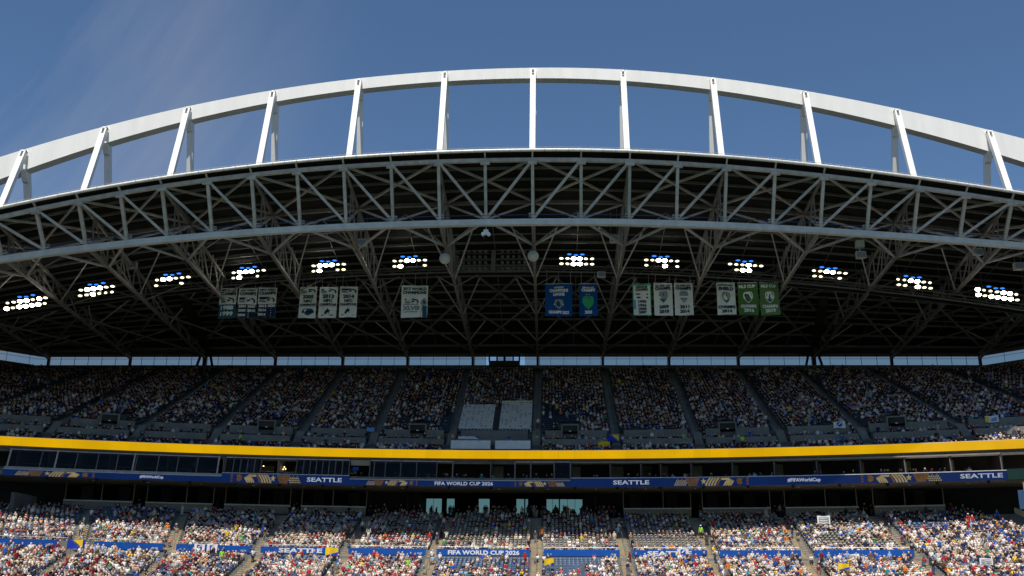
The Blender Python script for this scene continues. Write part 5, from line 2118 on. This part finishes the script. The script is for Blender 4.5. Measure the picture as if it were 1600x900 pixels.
merged('lower_bowl_crowd', pl, crowd_mat, True, kind='stuff', label='dense seated crowd in the lower bowl, sunlit in front and shaded behind')
merged('upper_deck_crowd', pu, crowd_mat, True, kind='stuff', label='dense seated crowd in the shaded upper deck')

# single spectators: the nearest rows, with full bodies
CLM = {}


def cl(name, col, rough=.85):
    if name not in CLM:
        CLM[name] = mat(name, col, rough, var=.1, scale=9)
    return CLM[name]


HIGH = {}
for p in POSES:
    m, gs = body_mesh(p, True)
    for k in range(5):
        m.materials.append(MT['cloth'])
    HIGH[p] = m
cb = MB()
ringn = 10
cap_v = []
rings = [(0.0, .118), (.035, .115), (.07, .092), (.095, .045)]
for z, r_ in rings:
    for k in range(ringn):
        t = 2 * math.pi * k / ringn
        cap_v.append((r_ * math.cos(t), r_ * math.sin(t), z))
cap_f = [(i * ringn + k, i * ringn + (k + 1) % ringn, (i + 1) * ringn + (k + 1) % ringn, (i + 1) * ringn + k) for i in range(3) for k in range(ringn)]
cap_f.append(tuple(range(3 * ringn, 4 * ringn)))
cb.add(cap_v, cap_f)
cb.add([(-.085, -.09, .0), (.085, -.09, .0), (.07, -.2, -.015), (-.07, -.2, -.015), (-.085, -.09, .012), (.085, -.09, .012), (.07, -.2, -.003), (-.07, -.2, -.003)], [(3, 2, 1, 0), (4, 5, 6, 7), (2, 3, 7, 6), (0, 3, 7, 4), (1, 2, 6, 5)])
CAPM = cb.mesh('cap', 'cloth')
NECKZ = {p: skeleton(p)[0]['brow'] for p in POSES}

HAIRN = ['black hair', 'dark brown hair', 'brown hair', 'fair hair', 'dark hair']
POSEN = {'sit': 'sitting upright', 'sit_lean': 'leaning forward', 'sit_up': 'both arms raised', 'sit_shade': 'hand shading eyes', 'sit_clap': 'clapping', 'stand': 'standing', 'stand_up': 'standing, arms raised'}
used_labels = set()


def make_person(x, y, z, rz, look, pose, s, label, group):
    o = bpy.data.objects.new('person', HIGH[pose])
    COL.objects.link(o)
    o.location = (x, y, z)
    o.rotation_euler = (0, 0, rz)
    o.scale = (s, s, s)
    ms = [cl('skin_tone_%d' % look['skin'], SKIN[look['skin']], .6), cl('shirt_' + look['shirt'].replace(' ', '_'), SHIRT[look['shirt']]), cl('trousers_' + look['trou'][0].replace(' ', '_'), look['trou'][1]),
          cl('hair_%d' % look['hair'], HAIR[look['hair']]), cl('dark_shoes', (.03, .03, .03))]
    for k, mm_ in enumerate(ms):
        o.material_slots[k].link = 'OBJECT'
        o.material_slots[k].material = mm_
    o['label'] = label
    o['category'] = 'person'
    o['group'] = group
    if look['cap']:
        c = bpy.data.objects.new('cap', CAPM)
        COL.objects.link(c)
        c.parent = o
        b = NECKZ[pose]
        c.location = (b[0], b[1] + .0, b[2] + .045)
        c.material_slots[0].link = 'OBJECT'
        c.material_slots[0].material = cl('cap_' + look['cap'][0], look['cap'][1])
    return o


front.sort(key=lambda q: (q[4], q[0]))
looks = [person_look(lo_palette(q[0])) for q in front]
poses = [pose_of() for q in front]
jmax = max(q[4] for q in front)
ROWN = ['bottom edge row', 'second row up', 'third row up', 'fourth row up', 'fifth row up', 'sixth row up']
for k, (q, look, pose) in enumerate(zip(front, looks, poses)):
    rn = ROWN[min(5, jmax - q[4])]
    hd = (look['cap'][0] + ' cap') if look['cap'] else HAIRN[look['hair']]

    def opts():
        bl = block(q[0])
        yield '%s shirt, %s, %s, %s' % (look['shirt'], hd, POSEN[pose], bl)
        L = looks[k - 1]['shirt'] if k > 0 and abs(front[k - 1][0] - q[0]) < 1.2 else None
        Rr = looks[k + 1]['shirt'] if k + 1 < len(front) and abs(front[k + 1][0] - q[0]) < 1.2 else None
        if L:
            yield '%s shirt, %s, beside %s shirt, %s' % (look['shirt'], hd, L, bl)
        if Rr:
            yield '%s shirt, %s, left of %s shirt, %s' % (look['shirt'], hd, Rr, bl)
        yield '%s shirt, %s trousers, %s, %s' % (look['shirt'], look['trou'][0], hd, bl)
        yield '%s shirt, %s, %s, %s' % (look['shirt'], hd, rn, bl)
        near_ = min(AIS_L, key=lambda a: abs(a - q[0]))
        yield '%s shirt, %s, %d seats from aisle, %s' % (look['shirt'], hd, int(abs(near_ - q[0]) / .43), bl)
        yield '%s shirt, %s, %s, %d seats from aisle' % (look['shirt'], hd, POSEN[pose], int(abs(near_ - q[0]) / .43))
    lab = None
    for cnd in opts():
        cnd = 'person in ' + cnd
        if cnd not in used_labels and len(cnd.split()) <= 16:
            lab = cnd
            break
    lab = lab or cnd
    used_labels.add(lab)
    make_person(q[0], q[1], q[2], q[3] + RND.uniform(-.35, .35), look, pose, RND.uniform(.68, .79), lab, 'spectators in the nearest lower rows')

# people one can pick out on the aisles and rails
def nolook(shirt, trou='dark', cap=None, hair=0, skin=0):
    return dict(shirt=shirt, skin=skin, cap=next((c for c in CAPS if c[0] == cap), None), hair=hair, trou=next(t for t in TROU if t[0] == trou))


def on_up(x, i):
    y, z = low_up(x, i)
    return x, y + .2, z + .04


def on_dn(x, j_):
    y, z = low_dn(x, j_)
    return x, y + .2, z + .04


def on_deck(x, d, z):
    return x, FR(x) + d, z


SPECIAL = [
    (on_dn(-13.6, 5), 'lime', 'dark', None, 'steward in lime green shirt standing by the aisle left of the lettered centre banner'),
    (on_dn(-1.9, 1), 'red', 'dark', None, 'person in red shirt and dark trousers climbing the centre aisle'),
    (on_up(-.2, 7), 'orange', 'dark', None, 'person in orange shirt high on the centre aisle near the shadow line'),
    (on_up(-1.6, 2), 'black', 'dark', None, 'person in black on the centre aisle above a red shirted person'),
    (on_up(17.0, 8), 'lime', 'dark', 'white', 'steward in bright lime top at the head of the aisle right of the crest flag'),
    (on_up(18.6, 11), 'red', 'dark', None, 'person in red standing in the last sunlit row beside a lime steward'),
    (on_dn(18.1, 6), 'orange', 'grey', None, 'person in orange red shirt standing low on the aisle at right'),
    (on_up(8.1, 8), 'light blue', 'blue denim', None, 'person in light blue at the head of the first aisle right of centre'),
    (on_up(-30.2, 7), 'royal blue', 'blue denim', None, 'large person in royal blue at the head of the aisle left of the lettered banner'),
    (on_up(-37.6, 11), 'pink', 'tan', None, 'person in pink standing at the shadow line left of centre'),
    (on_up(-33.0, 4), 'yellow', 'dark', None, 'person in bright yellow shirt above the white crest flags'),
    (on_dn(-31.9, 2), 'lime', 'tan', None, 'person in lime shirt standing below the right end of the flag banner'),
    (on_dn(-34.8, 7), 'white', 'dark', None, 'person in white shirt and dark trousers standing in the blue seats at left'),
    (on_dn(-33.6, 5), 'black', 'dark', None, 'person in black standing in the blue seats at left'),
    (on_up(44.2, 12), 'red', 'dark', 'white', 'person in red with a white cap standing tall at the right end'),
    (on_up(47.3, 14), 'royal blue', 'dark', None, 'person in royal blue at the top right beside the sloped parapet'),
    (on_up(24.0, 7), 'red', 'blue denim', None, 'person in red standing in the block two right of the crest flag'),
    (on_up(25.3, 4), 'orange', 'white', None, 'person in orange standing low in the block two right of the crest flag'),
    (on_dn(15.1, 5), 'red', 'blue denim', None, 'person in red shirt standing under the lettered banner with the crest flag'),
    (on_dn(28.9, 5), 'royal blue', 'blue denim', None, 'person in royal blue standing with back turned below the right-most banner'),
    (on_dn(27.6, 1), 'maroon', 'dark', None, 'person in maroon at the aisle corner of the right-most banner'),
    (on_up(-21.0, 14), 'light blue', 'dark', None, 'person in light blue in the shaded rows above the aisle left of centre'),
    (on_up(-48.0, 12), 'white', 'blue denim', None, 'person in white standing at the far left shadow line'),
    (on_up(-42.4, 13), 'cream', 'tan', 'white', 'person in cream with a hat at the left shadow line'),
    (on_deck(-35.0, 1.8, 19.85), 'lime', 'dark', None, 'steward in hi-vis yellow green at the front of the upper deck, left'),
    (on_deck(22.6, 1.8, 19.85), 'lime', 'dark', None, 'steward in hi-vis yellow green at the front of the upper deck, right'),
    (on_deck(16.4, 4.4, 20.7), 'lime', 'dark', None, 'steward in yellow green vest behind the low wall two aisles right of the covers'),
    (on_deck(-.9, 4.4, 20.7), 'lime', 'dark', None, 'steward in yellow vest by the right end of the white covers'),
    (on_deck(-11.0, 4.4, 20.7), 'yellow', 'dark', None, 'steward in yellow by the left end of the white covers'),
    (on_deck(-.8, 7.0, 23.2), 'white', 'dark', None, 'person in white walking the aisle right of the white covers'),
    (on_deck(-8.0, 4.4, 20.7), 'royal blue', 'blue denim', None, 'person in blue between the big and low left white covers'),
    (on_deck(-4.2, 4.4, 20.7), 'royal blue', 'blue denim', 'navy', 'person in blue with navy cap behind the right low white cover'),
    (on_deck(-30.9, 4.4, 20.7), 'cream', 'tan', None, 'person in cream standing at the wall in the upper deck left of centre'),
    (on_deck(-28.0, 4.6, 20.7), 'white', 'dark', None, 'person in white at the upper deck wall beside the aisle left of centre'),
    (on_deck(47.0, 4.4, 20.7), 'red', 'dark', None, 'person in red standing at the upper deck wall far right'),
    (on_deck(31.3, 4.2, 20.7), 'white', 'blue denim', None, 'person in white at the upper deck wall near the light blue crest flag'),
]
for (x, y, z), sh, tr_, cp, lab in SPECIAL:
    make_person(x, y, z, RND.uniform(-.6, .6), nolook(sh, tr_, cp, RND.randrange(5), RND.randrange(3)), 'stand', RND.uniform(.78, .86), lab, 'people standing on aisles and rails')
